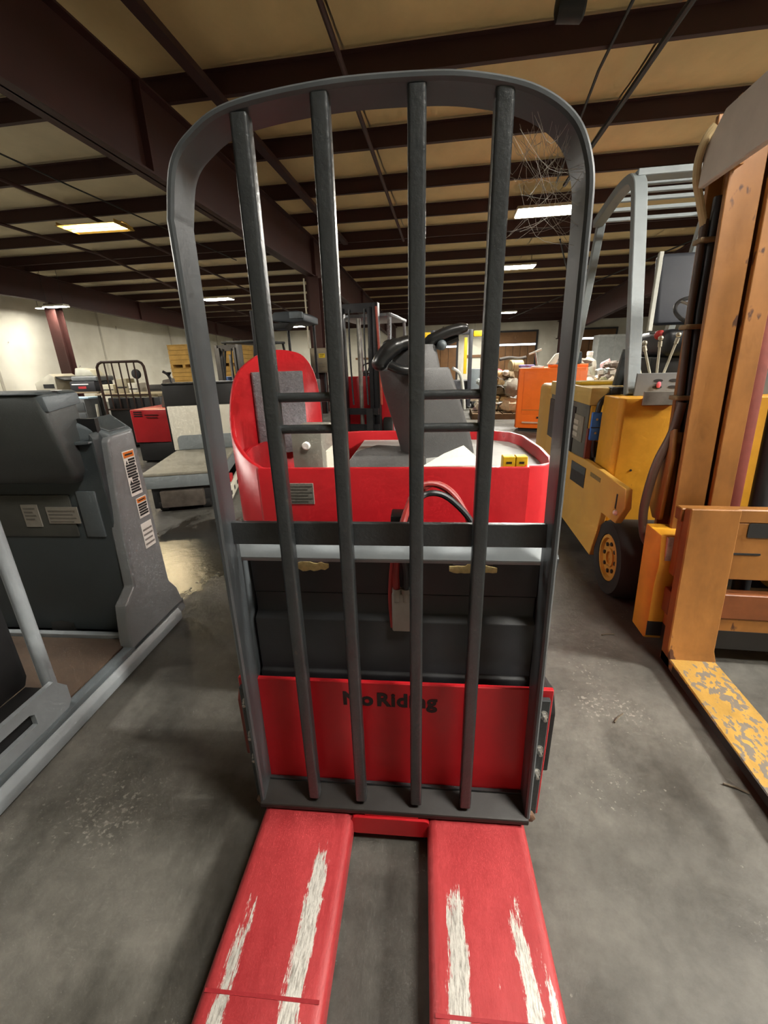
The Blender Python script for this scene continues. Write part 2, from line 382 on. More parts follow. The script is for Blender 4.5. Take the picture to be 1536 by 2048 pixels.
# ------------------------------------------------------------------ roof rods, pipes, braces
def rod(name, label, cat, path, r, mat, n=8, group=None):
    p0 = Vector(path[0]); o = G(p0).tube(path, r, n).build(name, mat); o.location = p0; return tag(o, label, cat, group)
rod('sag_rod', 'thin dark rod crossing the purlins above the middle of the load backrest', 'rod', [(-1.12, 1.0, 4.06), (-1.22, 11.9, 4.06)], .03, purlin_mat)
bb = bx(-2.72, -2.60, -2, 11.8, 4.03, 4.098).build('purlin_strut', purlin_mat); tag(bb, 'flat dark strut across the purlins near the top left of the backrest', 'beam')
rod('cable', 'thin black cable under the roof at upper left', 'cable', [(-5.89, -1, 3.9), (-5.85, 7, 3.9), (-5.7, 12, 3.9)], .012, black_metal)
rod('sprinkler_pipe', 'dark sprinkler pipe running under the roof above the fluorescent lamp', 'pipe', [(-6.85, -2, 4.02), (-6.9, 8, 4.02), (-7.3, 14, 3.95), (-7.6, 26, 3.35)], .032, brown_steel)
rod('sprinkler_pipe', 'red-brown sprinkler pipe nearer the left wall under the roof', 'pipe', [(-8.92, -1, 4.02), (-8.92, 11, 4.02), (-9.6, 15, 3.9), (-9.9, 26, 3.35)], .032, brown_steel)
rod('sag_rod', 'thin dark rod slanting under the roof left of the overhead guard', 'rod', [(1.42, 2, 4.07), (1.47, 6, 4.07), (1.72, 9.0, 4.07)], .016, black_metal)
rod('conduit', 'thicker dark conduit slanting under the roof to the far lamps', 'conduit', [(1.95, 2, 4.0), (1.9, 6.5, 4.0), (1.86, 9.0, 4.02)], .032, black_metal)
rod('wind_brace', 'diagonal brace rod high on the right by the far beam', 'rod', [(2.6, 12.5, 4.0), (6.2, 24.0, 3.2)], .02, black_metal)
rod('wind_brace', 'second diagonal brace rod crossing beside the right roof beam', 'rod', [(6.1, 12.6, 3.98), (3.0, 25.0, 3.3)], .02, black_metal)
rod('conduit', 'thin pale conduit hugging the mid hall column', 'conduit', [(-3.56, 11.0, 3.2), (-3.56, 11.0, 1.62)], .022, pm('galvanised', '#b8b4a4', 0.5, 0.3, 0.1, 10))
# unlit fixture tucked above the first purlin
t = thing('unlit_spotlight', 'unlit dark spotlight hanging at the first purlin, top edge', 'lamp', (.93, 5.0, 4.02))
G().tube([(0, 0, .3), (0, 0, .1)], .02).build('bracket', black_metal, t)
G().lathe([(.05, -.12), (.1, -.1), (.12, .1), (.1, .12)], (0, 0, .03), 'x', 16).build('housing', black_metal, t)

# ------------------------------------------------------------------ lamps
def led(X, Y, z, label, power=LED_W, L=1.15, W=.55, rz=0, col=(1, .95, .86), grp='LED high bay lamps', es=22):
    t = thing('high_bay_lamp', label, 'lamp', (X, Y, z), rz, grp)
    g = G(); g.prism([(-W / 2, .0), (W / 2, .0), (W / 2 - .05, .06), (-W / 2 + .05, .06)], 'x', -L / 2, L / 2); g.build('housing', white_paint, t)
    bx(-L / 2 + .02, L / 2 - .02, -W / 2 + .02, W / 2 - .02, -.012, -.001).build('diffuser', emit('led_diffuser', col, es), t)
    for sx in (-1, 1):
        G().cyl((sx * L * .4, 0, .06), (sx * L * .4, 0, max(.08, roof(Y, 4.31) - z)), .006, 6).build('hanger', black_metal, t)
    ld = bpy.data.lights.new('lamp_light', 'AREA'); ld.shape = 'RECTANGLE'; ld.size = L; ld.size_y = W; ld.energy = power; ld.color = col
    lo = bpy.data.objects.new('lamp_light', ld); C.objects.link(lo); lo.parent = t; lo.location = (0, 0, -.016)
    return t
led(1.74, 9.72, 3.85, 'nearest bright lamp under the roof at upper right', 260)
led(1.84, 14.65, 3.83, 'second bright lamp of the right-hand row', 260)
led(2.45, 22.4, 3.35, 'small far lamp of the right-hand row, third from the viewer', 200)
led(1.6, 26.0, 2.75, 'tiny farthest lamp low above the back wall', 60, L=.7)
led(-8.9, 16.7, 3.7, 'bright lamp over the left bay behind the left upright of the backrest', 260)
led(-8.35, 23.4, 3.2, 'far lamp of the left bay seen beside the black forklift roof', 220)
led(-12.35, 12.9, 3.16, 'bright lamp beside the column head on the left wall', 60, L=.75, W=.3)
led(-13.25, 13.3, 3.2, 'small lamp on the wall side of the left column head', 14, L=.4, W=.2)
led(1.75, -0.15, 3.85, 'lamp of the right-hand row above the viewer', 105)
led(5.2, 1.3, 3.85, 'unseen lamp added right of the frame for side light on the load backrest', 620)  # added out of view, side light for the right faces of the backrest bars
led(-8.9, 6.0, 3.85, 'unseen lamp added left of the frame to brighten the cream wall', 260)  # added out of view to brighten the left wall evenly
led(6.9, 6.0, 3.85, 'lamp of the right bay behind the yellow forklift beyond the frame', 380)
led(8.5, 15.0, 3.75, 'lamp in the right bay beyond the roof beam', 260)
led(-5.1, 1.0, 3.85, 'lamp of the middle row left of the viewer beyond the frame', 125)
# warm fluorescent fitting
t = thing('fluorescent_fitting', 'warm yellow two-tube fluorescent fitting hanging at upper left', 'lamp', (-7.0, 8.72, 3.88), R(3))
G().prism([(-.3, .0), (-.07, .07), (.07, .07), (.3, .0), (.29, -.012), (.06, .055), (-.06, .055), (-.29, -.012)], 'x', -.62, .62).build('reflector', pm('warm_reflector', '#d8b45c', 0.5, 0, 0.1, 5), t)
for s in (-.11, .11):
    G().cyl((-.58, s, .0), (.58, s, .0), .022, 10).build('tube', emit('warm_tube', (1, .8, .42), 16), t)
for s in (-.6, .59): bx(s, s + .012, -.28, .28, -.02, .05).build('end_plate', pm('warm_reflector', '#d8b45c'), t)
ld = bpy.data.lights.new('lamp_light', 'AREA'); ld.shape = 'RECTANGLE'; ld.size = 1.1; ld.size_y = .3; ld.energy = 55; ld.color = (1, .82, .5)
lo = bpy.data.objects.new('lamp_light', ld); C.objects.link(lo); lo.parent = t; lo.location = (0, 0, -.04)

# ------------------------------------------------------------------ back wall doors
wood = pm('brown_door', '#7a5630', 0.6, 0, 0.25, 2, 0.02)
def rollup(n, x0, x1, z1, slit, label):
    d = bx(x0 - .12, x1 + .12, YB - .10, YB - .002, 0, z1 + .3).build(n, black_metal); tag(d, label, 'door', kind='structure')
    k = int((x1 - x0) / .42); w_ = (x1 - x0) / k
    for i in range(k):
        bx(x0 + i * w_ + .012, x0 + (i + 1) * w_ - .012, YB - .14, YB - .10, .02, slit).build('plank', wood, d)
    bx(x0, x1, YB - .13, YB - .10, slit + .03, slit + .13).build('light_slit', emit('day_slit', (.9, .95, 1), 3.0), d)
    bx(x0, x1, YB - .14, YB - .10, slit + .16, z1 + .2).build('header_panel', wood, d)
rollup('door_1', 2.0, 5.0, 2.6, 2.03, 'wide brown boarded loading door with a slit of daylight near its top')
rollup('door_2', -1.6, .35, 2.6, 2.03, 'narrower brown boarded door with a daylight slit behind the yellow-trimmed lift')
rollup('door_3', 7.1, 9.4, 2.6, 2.25, 'dark boarded door beyond the right roof beam')
bx(.9, 1.9, YB - .09, YB - .002, 1.45, 1.6).build('trim_1', wood); tag(bpy.data.objects['trim_1'], 'brown rail across the far pale wall', 'trim', kind='structure')
bx(-6, -2.2, YB - .09, YB - .002, 1.5, 1.62).build('trim_2', wood); tag(bpy.data.objects['trim_2'], 'brown rail on the far wall left of the doors', 'trim', kind='structure')
# ================================================================== red pallet truck in the foreground
def fork_mat():
    m = bpy.data.materials.new('worn_red_fork'); m.use_nodes = True; nt = m.node_tree; N = nt.nodes; L = nt.links; b = N['Principled BSDF']
    tc = N.new('ShaderNodeTexCoord'); sp = N.new('ShaderNodeSeparateXYZ'); L.new(tc.outputs['Object'], sp.inputs[0])
    def math_(op, a, b_=None, clamp=False):
        n = N.new('ShaderNodeMath'); n.operation = op; n.use_clamp = clamp
        for i, v in enumerate((a, b_)):
            if v is None: continue
            if isinstance(v, (int, float)): n.inputs[i].default_value = v
            else: L.new(v, n.inputs[i])
        return n.outputs[0]
    def noise(stretch, sc, det=8, rough=.7):
        mp = N.new('ShaderNodeMapping'); mp.inputs['Scale'].default_value = stretch; L.new(tc.outputs['Object'], mp.inputs[0])
        n = N.new('ShaderNodeTexNoise'); n.inputs['Scale'].default_value = sc; n.inputs['Detail'].default_value = det; n.inputs['Roughness'].default_value = rough
        L.new(mp.outputs[0], n.inputs['Vector']); return n.outputs['Fac']
    wob = math_('MULTIPLY', math_('SUBTRACT', noise((2, 6, 1), 2.0, 3), .5), .025)
    xw = math_('ADD', sp.outputs['X'], wob)
    tot = None
    for (x, wd, y0, y1, amp) in ((-.163, .027, .02, -.16, .98), (-.295, .021, -.06, -.30, .86), (.151, .028, -.06, -.22, 1.0), (.282, .024, -.02, -.24, .86), (.318, .012, -.15, -.3, .8), (.22, .012, -.15, -.3, .45)):
        d = math_('DIVIDE', math_('ABSOLUTE', math_('SUBTRACT', xw, x)), wd)
        band = math_('SUBTRACT', 1.35, d, True)
        mr = N.new('ShaderNodeMapRange'); mr.inputs[1].default_value = y0; mr.inputs[2].default_value = y1; mr.inputs[3].default_value = 0.0; mr.inputs[4].default_value = amp
        L.new(sp.outputs['Y'], mr.inputs[0])
        v = math_('MULTIPLY', band, mr.outputs[0]); tot = v if tot is None else math_('MAXIMUM', tot, v)
    st = noise((46, 3.6, 1), 3.2, 12, .85); st2 = noise((9, 6, 1), 4.0, 9, .75)
    val = math_('ADD', math_('MULTIPLY', tot, .52), math_('ADD', math_('MULTIPLY', st, .75), math_('MULTIPLY', st2, .45)))
    sp_ = noise((90, 11, 1), 4.0, 7, .75); val = math_('ADD', val, math_('MULTIPLY', math_('SUBTRACT', sp_, .5), .42))
    mk = N.new('ShaderNodeMapRange'); mk.inputs[1].default_value = .93; mk.inputs[2].default_value = .97; L.new(val, mk.inputs[0])
    n1 = noise((3, 1.2, 1), 4, 6)
    mr = N.new('ShaderNodeMapRange'); mr.inputs[1].default_value = .3; mr.inputs[2].default_value = .7; L.new(n1, mr.inputs[0])
    c1 = N.new('ShaderNodeMix'); c1.data_type = 'RGBA'; c1.inputs[6].default_value = (*rgb('#8e2428'), 1); c1.inputs[7].default_value = (*rgb('#a83a3c'), 1); L.new(mr.outputs[0], c1.inputs[0])
    c2 = N.new('ShaderNodeMix'); c2.data_type = 'RGBA'; L.new(mk.outputs[0], c2.inputs[0]); L.new(c1.outputs[2], c2.inputs[6]); c3 = N.new('ShaderNodeMix'); c3.data_type = 'RGBA'; c3.inputs[6].default_value = (*rgb('#86827a'), 1); c3.inputs[7].default_value = (*rgb('#d6d4cc'), 1); q_ = N.new('ShaderNodeMapRange'); q_.inputs[1].default_value = .35; q_.inputs[2].default_value = .55; L.new(sp_, q_.inputs[0]); L.new(q_.outputs[0], c3.inputs[0]); L.new(c3.outputs[2], c2.inputs[7])
    L.new(c2.outputs[2], b.inputs['Base Color'])
    rr = N.new('ShaderNodeMapRange'); rr.inputs[3].default_value = .42; rr.inputs[4].default_value = .36; L.new(mk.outputs[0], rr.inputs[0]); L.new(rr.outputs[0], b.inputs['Roughness'])
    mm = math_('MULTIPLY', mk.outputs[0], .35); L.new(mm, b.inputs['Metallic'])
    bp = N.new('ShaderNodeBump'); bp.inputs['Strength'].default_value = .25; bp.inputs['Distance'].default_value = .003; L.new(val, bp.inputs['Height']); L.new(bp.outputs[0], b.inputs['Normal'])
    return m
fm = fork_mat()
T = thing('pallet_truck', 'red ride-on pallet truck in the foreground with a tall black load backrest', 'pallet truck', (-.121, .755, 0), R(3.6))
# forks
for (x0, x1) in ((-.342, -.100), (.094, .342)):
    prof = rpoly([(x0, .022), (x1, .022), (x1, .086), (x0, .086)], [.006, .006, .024, .024], 4)
    g = G(); g.prism(prof, 'y', -1.12, .06)
    tip = [[(((x0 + x1) / 2) + (p[0] - (x0 + x1) / 2) * s, y, .022 + (p[1] - .022) * h) for p in prof] for (y, s, h) in ((-1.12, 1, 1), (-1.20, .86, .8), (-1.24, .6, .5))]
    g.loft(tip)
    f = g.build('fork', fm, T, ang=50)
    bx(x0 + .01, x1 - .01, -.352, -.346, .0858, .0872).build('weld_seam', pm('weld_red', '#8e2026', .5), f)
G().prism(rpoly([(-.104, .03), (.098, .03), (.098, .088), (-.104, .088)], .012, 3), 'y', -.012, .06).build('heel_plate', red_paint, T)
bx(-.07, .07, -.006, .05, .088, .094).build('heel_strip', red_paint, T, .002)
# ---- load backrest
BX = [-.345, -.345, -.340, -.322, -.287, -.243, -.202, -.074, .061, .145, .220, .285, .318, .328, .338, .345]
BZ = [.105, .80, 1.452, 1.500, 1.537, 1.562, 1.576, 1.590, 1.591, 1.585, 1.568, 1.534, 1.490, 1.45, .80, .105]
path = []
P3 = [(-.352, 0, .105), (-.346, 0, .8)] + smooth_path([(-.341, 0, 1.43), (-.322, 0, 1.503), (-.283, 0, 1.543), (-.215, 0, 1.573), (-.074, 0, 1.589), (.061, 0, 1.590), (.150, 0, 1.583), (.235, 0, 1.562), (.294, 0, 1.523), (.322, 0, 1.465), (.328, 0, 1.40)], 7) + [(.340, 0, .8), (.352, 0, .105)]
th = .013
def off(i, d):
    a = Vector(P3[max(i - 1, 0)]); b = Vector(P3[min(i + 1, len(P3) - 1)]); t_ = (b - a).normalized(); n = Vector((t_.z, 0, -t_.x)); return Vector(P3[i]) + n * d
g = G(); secs = []
for i in range(len(P3)):
    o, n_ = off(i, 0), off(i, th)
    e = .004
    o2, n2 = off(i, e), off(i, th - e)
    secs.append([(o.x, e, o.z), (o2.x, 0, o2.z), (n2.x, 0, n2.z), (n_.x, e, n_.z), (n_.x, .066, n_.z), (o.x, .066, o.z)])
g.loft(secs)
LB = g.build('load_backrest', pm('frame_black', '#4a4f52', .36, 0, .15, 10, .02), T, ang=40); LB['label'] = 'black steel load backrest frame'
for x in (-.203, -.079, .064, .189):
    zt = 1.575 - .3 * max(0, abs(x) - .15)
    prof = rpoly([(x - .014, .002), (x + .014, .002), (x + .014, .030), (x - .014, .030)], .006, 3)
    g = G(); g.loft([[(p[0], p[1], .128) for p in prof], [(p[0], p[1], zt) for p in prof]]); g.build('upright_bar', black_paint, LB, ang=50)
for (xa, xb) in ((-.190, -.092), (.077, .176)):
    for z in (1.146, 1.088):
        G().cyl((xa, .018, z), (xb, .018, z), .0085, 12).build('rung', black_paint, LB)
bx(-.340, .330, .042, .054, .838, .889).build('cross_plate', black_paint, LB, .0015, 1)
G().prism([(-.006, .092), (.05, .112), (.05, .128), (-.006, .106)], 'x', -.350, .348).build('base_ledge', pm('greasy_black', '#1e1a17', .5, 0, .3, 9, .03), LB, .002, 1)
bx(-.350, .348, .05, .058, .06, .132).build('base_angle', black_paint, LB)
# ---- no-riding plate and brackets
PL = bx(-.388, .390, .060, .072, .045, .461).build('carriage_plate', red_paint, T, .002, 1)
text_mesh('lettering', 'No', .056, ink, PL, (-.122, .0594, .392), (R(90), 0, 0), .0021, .0004, sx=1.02)
text_mesh('lettering', 'Riding', .056, ink, PL, (-.036, .0594, .392), (R(90), 0, 0), .0021, .0004, sx=1.0)
for s, (x0, x1) in ((-1, (-.383, -.352)), (1, (.353, .381))):
    br = bx(x0, x1, .046, .060, .062, .442).build('backrest_bracket', black_paint, T, .002, 1)
    for z in (.402, .293, .216):
        xm = .366 * s
        g = G(); g.lathe([(.0085, .0), (.0085, -.010), (.006, -.012)], (xm, .046, z), 'y', 6); g.lathe([(.011, .0), (.011, -.003)], (xm, .046, z), 'y', 14)
        g.lathe([(.0045, -.012), (.0045, -.020), (.003, -.021)], (xm, .046, z), 'y', 10)
        g.build('bolt', steel, br, ang=25)
    g = G(); g.lathe([(.014, 0), (.014, -.012), (.01, -.014)], (.357 * s, .03, .085), 'y', 6); g.build('pivot_bolt', pm('rusty_bolt', '#7b5f4c', .6, .4, .3, 20), br)
    G().prism([(.07, .19), (.20, .19), (.20, .40), (.10, .43), (.07, .38)], 'x', *sorted((s * .375, s * .405))).build('wheel_fairing', black_metal if s > 0 else red_dark, T, .004)
for s in (-1, 1):
    G().lathe([(.035, -.03), (.06, -.028), (.065, -.01), (.065, .01), (.06, .028), (.035, .03)], (s * .33, .11, .066), 'x', 20).build('caster_wheel', rubber, T)
# ---- battery
bat = pm('battery_black', '#26282b', .5, 0, .2, 7, .02)
prof = [(.135, .115), (.135, .405), (.118, .412), (.118, .435), (.128, .44), (.128, .592), (.150, .604), (.150, .66), (.315, .66), (.315, .115)]
BT = G().prism(prof, 'x', -.352, .352).build('battery', bat, T, .003, 1)
# top case panel with hand slots
g = G(); g.prism([(-.352, .66), (.352, .66), (.352, .776), (.248, .776), (.244, .742), (.150, .742), (.146, .776), (-.150, .776), (-.154, .742), (-.262, .742), (-.266, .776), (-.352, .776)], 'y', .150, .156)
g.box(-.352, -.346, .156, .315, .66, .776); g.box(.346, .352, .156, .315, .66, .776); g.box(-.352, .352, .309, .315, .66, .776)
g.build('battery_case_rim', bat, BT)
bx(-.34, .34, .16, .305, .66, .70).build('cell_tops', black_metal, BT)
foam = pm('yellow_foam', '#d9c58a', .9, 0, .35, 40, .08)
random.seed(3)
for cx in (-.208, .197):
    g = G(); n = 12; secs = []
    for i in range(n + 1):
        u = i / n; x = cx - .056 + .112 * u; h = .004 + .010 * (.4 + random.random() * .8) * math.sin(math.pi * (u * .94 + .03)) ** .5
        zc = .738 - random.random() * .005
        secs.append([(x, .1465 + .003 * math.cos(a) - .003, zc + h * math.sin(a)) for a in [2 * math.pi * k / 6 for k in range(6)]])
    g.loft(secs); g.build('foam_lip', foam, BT)
for cx in (-.208, .197):
    G().tube(smooth_path([(cx - .05, .17, .80), (cx - .03, .165, .765), (cx + .03, .165, .765), (cx + .05, .17, .80)], 5), .008, 8).build('lifting_strap', black_metal, BT)
# ---- grey battery frame with curved side plates
FR = G().prism([(.070, .792), (.100, .818), (.128, .818), (.128, .806), (.104, .803), (.078, .780)], 'x', -.362, .352).build('battery_frame', grey_lite, T, .002, 1)
for (xa, xb) in ((-.366, -.359), (.359, .366)):
    G().prism([(.070, .80), (.10, .818), (.20, .80), (.31, .76), (.31, .10), (.08, .10), (.080, .36), (.105, .55), (.095, .70)], 'x', xa, xb).build('side_plate', pm('frame_grey', '#5f666a', .45, 0, .15, 6), FR)
# ---- cables and connector
red_cable = pm('red_cable', '#8e2a26', .45, 0, .15, 10); blk_cable = pm('black_cable', '#26282a', .4, 0, .15, 10)
CN = bx(.004, .050, .112, .130, .575, .680).build('battery_connector', pm('connector_grey', '#8f8b84', .6, 0, .2, 10), BT, .004)
for x in (.016, .037): G().cyl((x, .121, .66), (x, .121, .692), .011, 14).build('socket', pm('connector_grey', '#8f8b84'), CN)
G().tube(smooth_path([(.016, .121, .68), (.014, .12, .74), (.022, .11, .81), (.035, .16, .86), (.06, .30, .885), (.10, .33, .893), (.15, .33, .87), (.20, .32, .80), (.22, .3, .70)], 8), .0085, 10).build('red_cable', red_cable, BT)
G().tube(smooth_path([(.037, .121, .68), (.038, .12, .74), (.030, .112, .81), (.05, .16, .85), (.07, .29, .865), (.11, .31, .873), (.155, .31, .852), (.21, .30, .79), (.23, .3, .70)], 8), .0085, 10).build('black_cable', blk_cable, BT)
G().tube(smooth_path([(.05, .30, .81), (.07, .34, .862), (.11, .36, .885), (.16, .36, .86), (.20, .35, .80)], 8), .008, 10).build('red_cable', red_cable, BT)
bx(-.005, .045, .24, .30, .80, .832).build('cable_clamp', black_metal, BT, .003)
G().tube(smooth_path([(.004, .125, .58), (.0, .128, .66), (.006, .135, .75), (.02, .14, .80)], 6), .006, 8).build('red_cable', red_cable, BT)
# ---- tractor body
plan = [(-.44, .485), (.395, .485), (.400, .505), (.44, .510), (.480, .545), (.498, .62), (.512, .79), (.508, 1.06), (.475, 1.16), (.40, 1.215), (.298, 1.235), (0, 1.245), (-.2, 1.25), (-.38, 1.20), (-.54, 1.12), (-.60, 1.0), (-.615, .85), (-.585, .72), (-.52, .58)]
def offset(pl, d):
    out = []; n = len(pl)
    for i in range(n):
        a, p, b = Vector(pl[i - 1]), Vector(pl[i]), Vector(pl[(i + 1) % n])
        n1 = Vector((-(p - a).y, (p - a).x)).normalized(); n2 = Vector((-(b - p).y, (b - p).x)).normalized()
        m_ = (n1 + n2).normalized(); k = 1 / max(.5, m_.dot(n1)); out.append(tuple(p + m_ * d * k))
    return out
inner = offset(plan, .016)
rp = lambda pl, z: [(p[0], p[1], z) for p in pl]
g = G(); g.loft([rp(plan, .10), rp(plan, .895), rp(offset(plan, .003), .9), rp(offset(plan, .013), .9), rp(inner, .895), rp(inner, .55)], cap=False)
BD = g.build('body', red_paint, T, ang=40)
G().add(rp(inner, .56), [tuple(range(len(inner)))]).build('body_floor', red_paint, BD)
dk = [(-.20, .502), (.38, .502), (.384, .52), (.43, .526), (.466, .556), (.482, .62), (.495, .79), (.49, 1.055), (.462, 1.148), (.393, 1.198), (.295, 1.218), (0, 1.228), (-.2, 1.232)]
G().prism(dk, 'z', .60, .858).build('deck', pm('deck_grey', '#a9aaa6', .55, 0, .2, 5, .03), T)
G().prism(rpoly([(-.19, .515), (.09, .515), (.09, .80), (.0, 1.0), (-.12, 1.05), (-.19, .9)], .02, 3), 'z', .858, .868).build('deck_mat', pm('deck_mat', '#4c4c4b', .8, 0, .2, 20, .05, fine=200), T)
# tall wrap-round operator backrest
top = smooth_path([(-.425, .492, .896), (-.50, .545, .925), (-.575, .64, .985), (-.632, .80, 1.10), (-.645, .92, 1.185), (-.612, 1.04, 1.245), (-.56, 1.11, 1.268), (-.50, 1.145, 1.264), (-.45, 1.165, 1.243), (-.412, 1.17, 1.185), (-.392, 1.17, 1.09), (-.386, 1.17, .94)], 5)
g = G(); g.loft([[(p.x, p.y, .10) for p in top], [(p.x, p.y, (.10 + p.z) / 2) for p in top], [tuple(p) for p in top]], cap=False, close=False)
SH = g.build('operator_backrest', red_paint, T, solid=.016, ang=60); SH['label'] = 'tall curved red operator backrest'
pad = pm('grey_pad', '#77767a', .95, 0, .3, 60, .1, fine=140)
a, b_ = Vector((-.628, .985)), Vector((-.452, 1.115)); dn = Vector((b_ - a)).normalized(); nn = Vector((dn.y, -dn.x))
q = [a, b_, b_ + nn * .028, a + nn * .028]
G().prism(rpoly([tuple(v) for v in q], .006, 2), 'z', .84, 1.182).build('back_pad', pad, SH, .004)
# sheet-metal box with round knob
mb = bx(-.345, -.246, .555, .72, .57, 1.012).build('control_box', pm('galvanised_sheet', '#98968c', .45, .35, .3, 9), T, .004)
G().lathe([(.013, 0), (.013, -.008), (.010, -.011)], (-.297, .555, .958), 'y', 18).build('knob', white_plain, mb)
bx(-.247, -.244, .60, .71, .60, .93).build('side_cover', white_paint, mb)
npl = bx(-.362, -.266, .4815, .485, .783, .852).build('nameplate', pm('nameplate_print', '#9a978e', .5, .2, .5, 30, .0, stretch=(3, 1, 14), chips='#54524c', chip_amt=.12), T, .001, 1)
# nameplate printed lines
for k in range(6): bx(-.355, -.355 + (.085 if k % 2 else .07), .4806, .4816, .790 + k * .010, .7935 + k * .010).build('print_line', pm('faded_ink', '#55524b', .6), npl)
# console
con = pm('console_black', '#4a4a4a', .5, 0, .15, 4, .03, fine=400)
def quad(z, F_, R_, B_, L_, r=.03): return [(p[0], p[1], z) for p in rpoly([F_, R_, B_, L_], r, 5)]
g = G(); g.loft([quad(.855, (.060, .800), (.292, .905), (.20, 1.09), (-.015, .93)), quad(.95, (.063, .785), (.268, .885), (.16, 1.06), (-.04, .91)),
                 quad(1.10, (.066, .772), (.215, .86), (.09, 1.01), (-.085, .885)), quad(1.176, (.068, .770), (.186, .845), (.05, .985), (-.098, .868)),
                 quad(1.184, (.070, .776), (.180, .846), (.048, .98), (-.09, .87))])
CO = g.build('console', con, T, ang=45)
g = G(); g.loft([quad(1.18, (.068, .774), (.150, .83), (.03, .965), (-.093, .866)), quad(1.235, (.072, .785), (.138, .835), (.025, .955), (-.065, .87)), quad(1.262, (.078, .80), (.130, .842), (.025, .945), (-.03, .88))])
g.build('console_head', con, CO, ang=45)
# grips and horn
gr = pm('grip_black', '#1d1e1f', .3, 0, .1, 6)
G().tube(smooth_path([(.06, .86, 1.268), (.02, .835, 1.270), (-.035, .815, 1.250), (-.072, .80, 1.210), (-.082, .80, 1.178)], 6), [.022] * 4 + [.03] * 6 + [.036] * 6 + [.034] * 5 + [.03, .026, .018, .01], 14, .8).build('grip', gr, CO, ang=70)
G().tube(smooth_path([(-.04, .78, 1.195), (.0, .775, 1.180), (.04, .785, 1.176)], 5), .016, 12).build('grip_trigger', gr, CO)
G().tube(smooth_path([(.05, .84, 1.255), (.10, .84, 1.275), (.16, .85, 1.30), (.215, .86, 1.312), (.235, .86, 1.31)], 6), [.018] * 6 + [.024] * 12 + [.022, .02, .019, .017, .014, .012, .006], 14, .8).build('grip', gr, CO, ang=70)
G().tube(smooth_path([(.08, .86, 1.245), (.14, .87, 1.262), (.20, .875, 1.285)], 6), .014, 10).build('grip_guard', gr, CO)
G().ball((.142, .835, 1.258), .018, 8).build('thumb_button', grey_body, CO)
G().ball((-.045, .93, 1.27), .022, 8, (1.4, 1, .8)).build('thumb_button', gr, CO)
G().tube(smooth_path([(.185, .86, 1.18), (.215, .88, 1.155), (.23, .89, 1.08), (.235, .9, 1.03)], 5), .006, 8).build('side_handle', pm('pale_handle', '#c8c8c0', .4), CO)
bx(-.30, .30, .55, 1.1, .06, .5).build('chassis', black_metal, T)
G().lathe([(.06, -.05), (.12, -.045), (.125, 0), (.12, .045), (.06, .05)], (.0, .85, .125), 'x', 24).build('drive_wheel', rubber, T)

# loose things lying on the red truck (world placement from the truck frame)
MT = Matrix.Translation((-.121, .755, 0)) @ Matrix.Rotation(R(3.6), 4, 'Z')
def on_truck(x, y, z): return MT @ Vector((x, y, z))
paper = pm('paper', '#e6e3d2', .8, 0, .1, 15)
def sheet(name, label, pts, mat, cat='paper', th=.0015):
    c = sum((Vector(p) for p in pts), Vector()) / len(pts); c = Vector((c.x, c.y, min(p[2] for p in pts)))
    t = on_truck(*c); rot = Matrix.Rotation(R(3.6), 4, 'Z')
    g = G(); a = [rot @ (Vector(p) - c) for p in pts]; n = len(a)
    g.add([tuple(v) for v in a] + [(v.x, v.y, v.z + th) for v in a], [tuple(range(n))[::-1], tuple(range(n, 2 * n))] + [(i, (i + 1) % n, n + (i + 1) % n, n + i) for i in range(n)])
    o = g.build(name, mat); o.location = t; return tag(o, label, cat)
sheet('paper_sheet', 'crumpled white paper lying at the foot of the black console', [(.075, .506, .898), (.25, .503, .901), (.252, .62, .905), (.226, .775, .912), (.15, .66, .906)], paper)
sheet('folded_paper', 'greyish folded paper leaning beside the white sheet', [(.262, .54, .860), (.33, .56, .862), (.33, .78, .862), (.28, .74, .861)], pm('paper_grey', '#bfc2bf', .8))
sheet('blue_card', 'pale blue card behind the small yellow box', [(.30, .585, .860), (.385, .59, .860), (.40, .66, .862), (.30, .66, .862)], pm('blue_card', '#a9cfd8', .7))
yb = thing('yellow_carton', 'small yellow carton with black marks on the rim of the red truck', 'box', on_truck(.359, .535, .859), R(3.6))
for (x0, x1) in ((-.037, .0), (.002, .037)):
    b = bx(x0, x1, -.014, .02, 0, .066).build('carton', pm('carton_yellow', '#d7b21b', .5, 0, .15, 20), yb, .002, 1)
    bx(x0 + .01, x1 - .01, -.0148, -.014, .044, .050).build('print_mark', ink, b)

# cobweb in the upper right corner of the backrest
rnd = random.Random(9); g = G(); cweb = pm('cobweb', '#b9b6ae', .9, 0, .05, 5, 0)
for k in range(46):
    a = Vector((.322 - rnd.uniform(0, .02), .03 + rnd.uniform(-.02, .03), 1.36 + rnd.uniform(0, .13))) if k % 2 else Vector((.30 - rnd.uniform(0, .07), .03 + rnd.uniform(-.02, .03), 1.53 - rnd.uniform(0, .03)))
    b = Vector((.20 + rnd.uniform(0, .06), .03 + rnd.uniform(-.02, .03), 1.545 - rnd.uniform(0, .16))); m_ = (a + b) / 2 + Vector((rnd.uniform(-.015, .015), 0, -rnd.uniform(.005, .035)))
    g.tube(smooth_path([a, m_, b], 4), .00028, 3)
cw = g.build('cobweb', cweb, T); cw['kind'] = 'stuff'; cw['label'] = 'dusty cobweb in the upper corner of the backrest'
# ================================================================== grey stand-up truck on the left
S = thing('stand_up_truck', 'grey stand-up rider truck at the left edge with warning labels on its end post', 'lift truck', (-1.265, .9, 0), R(4.2))
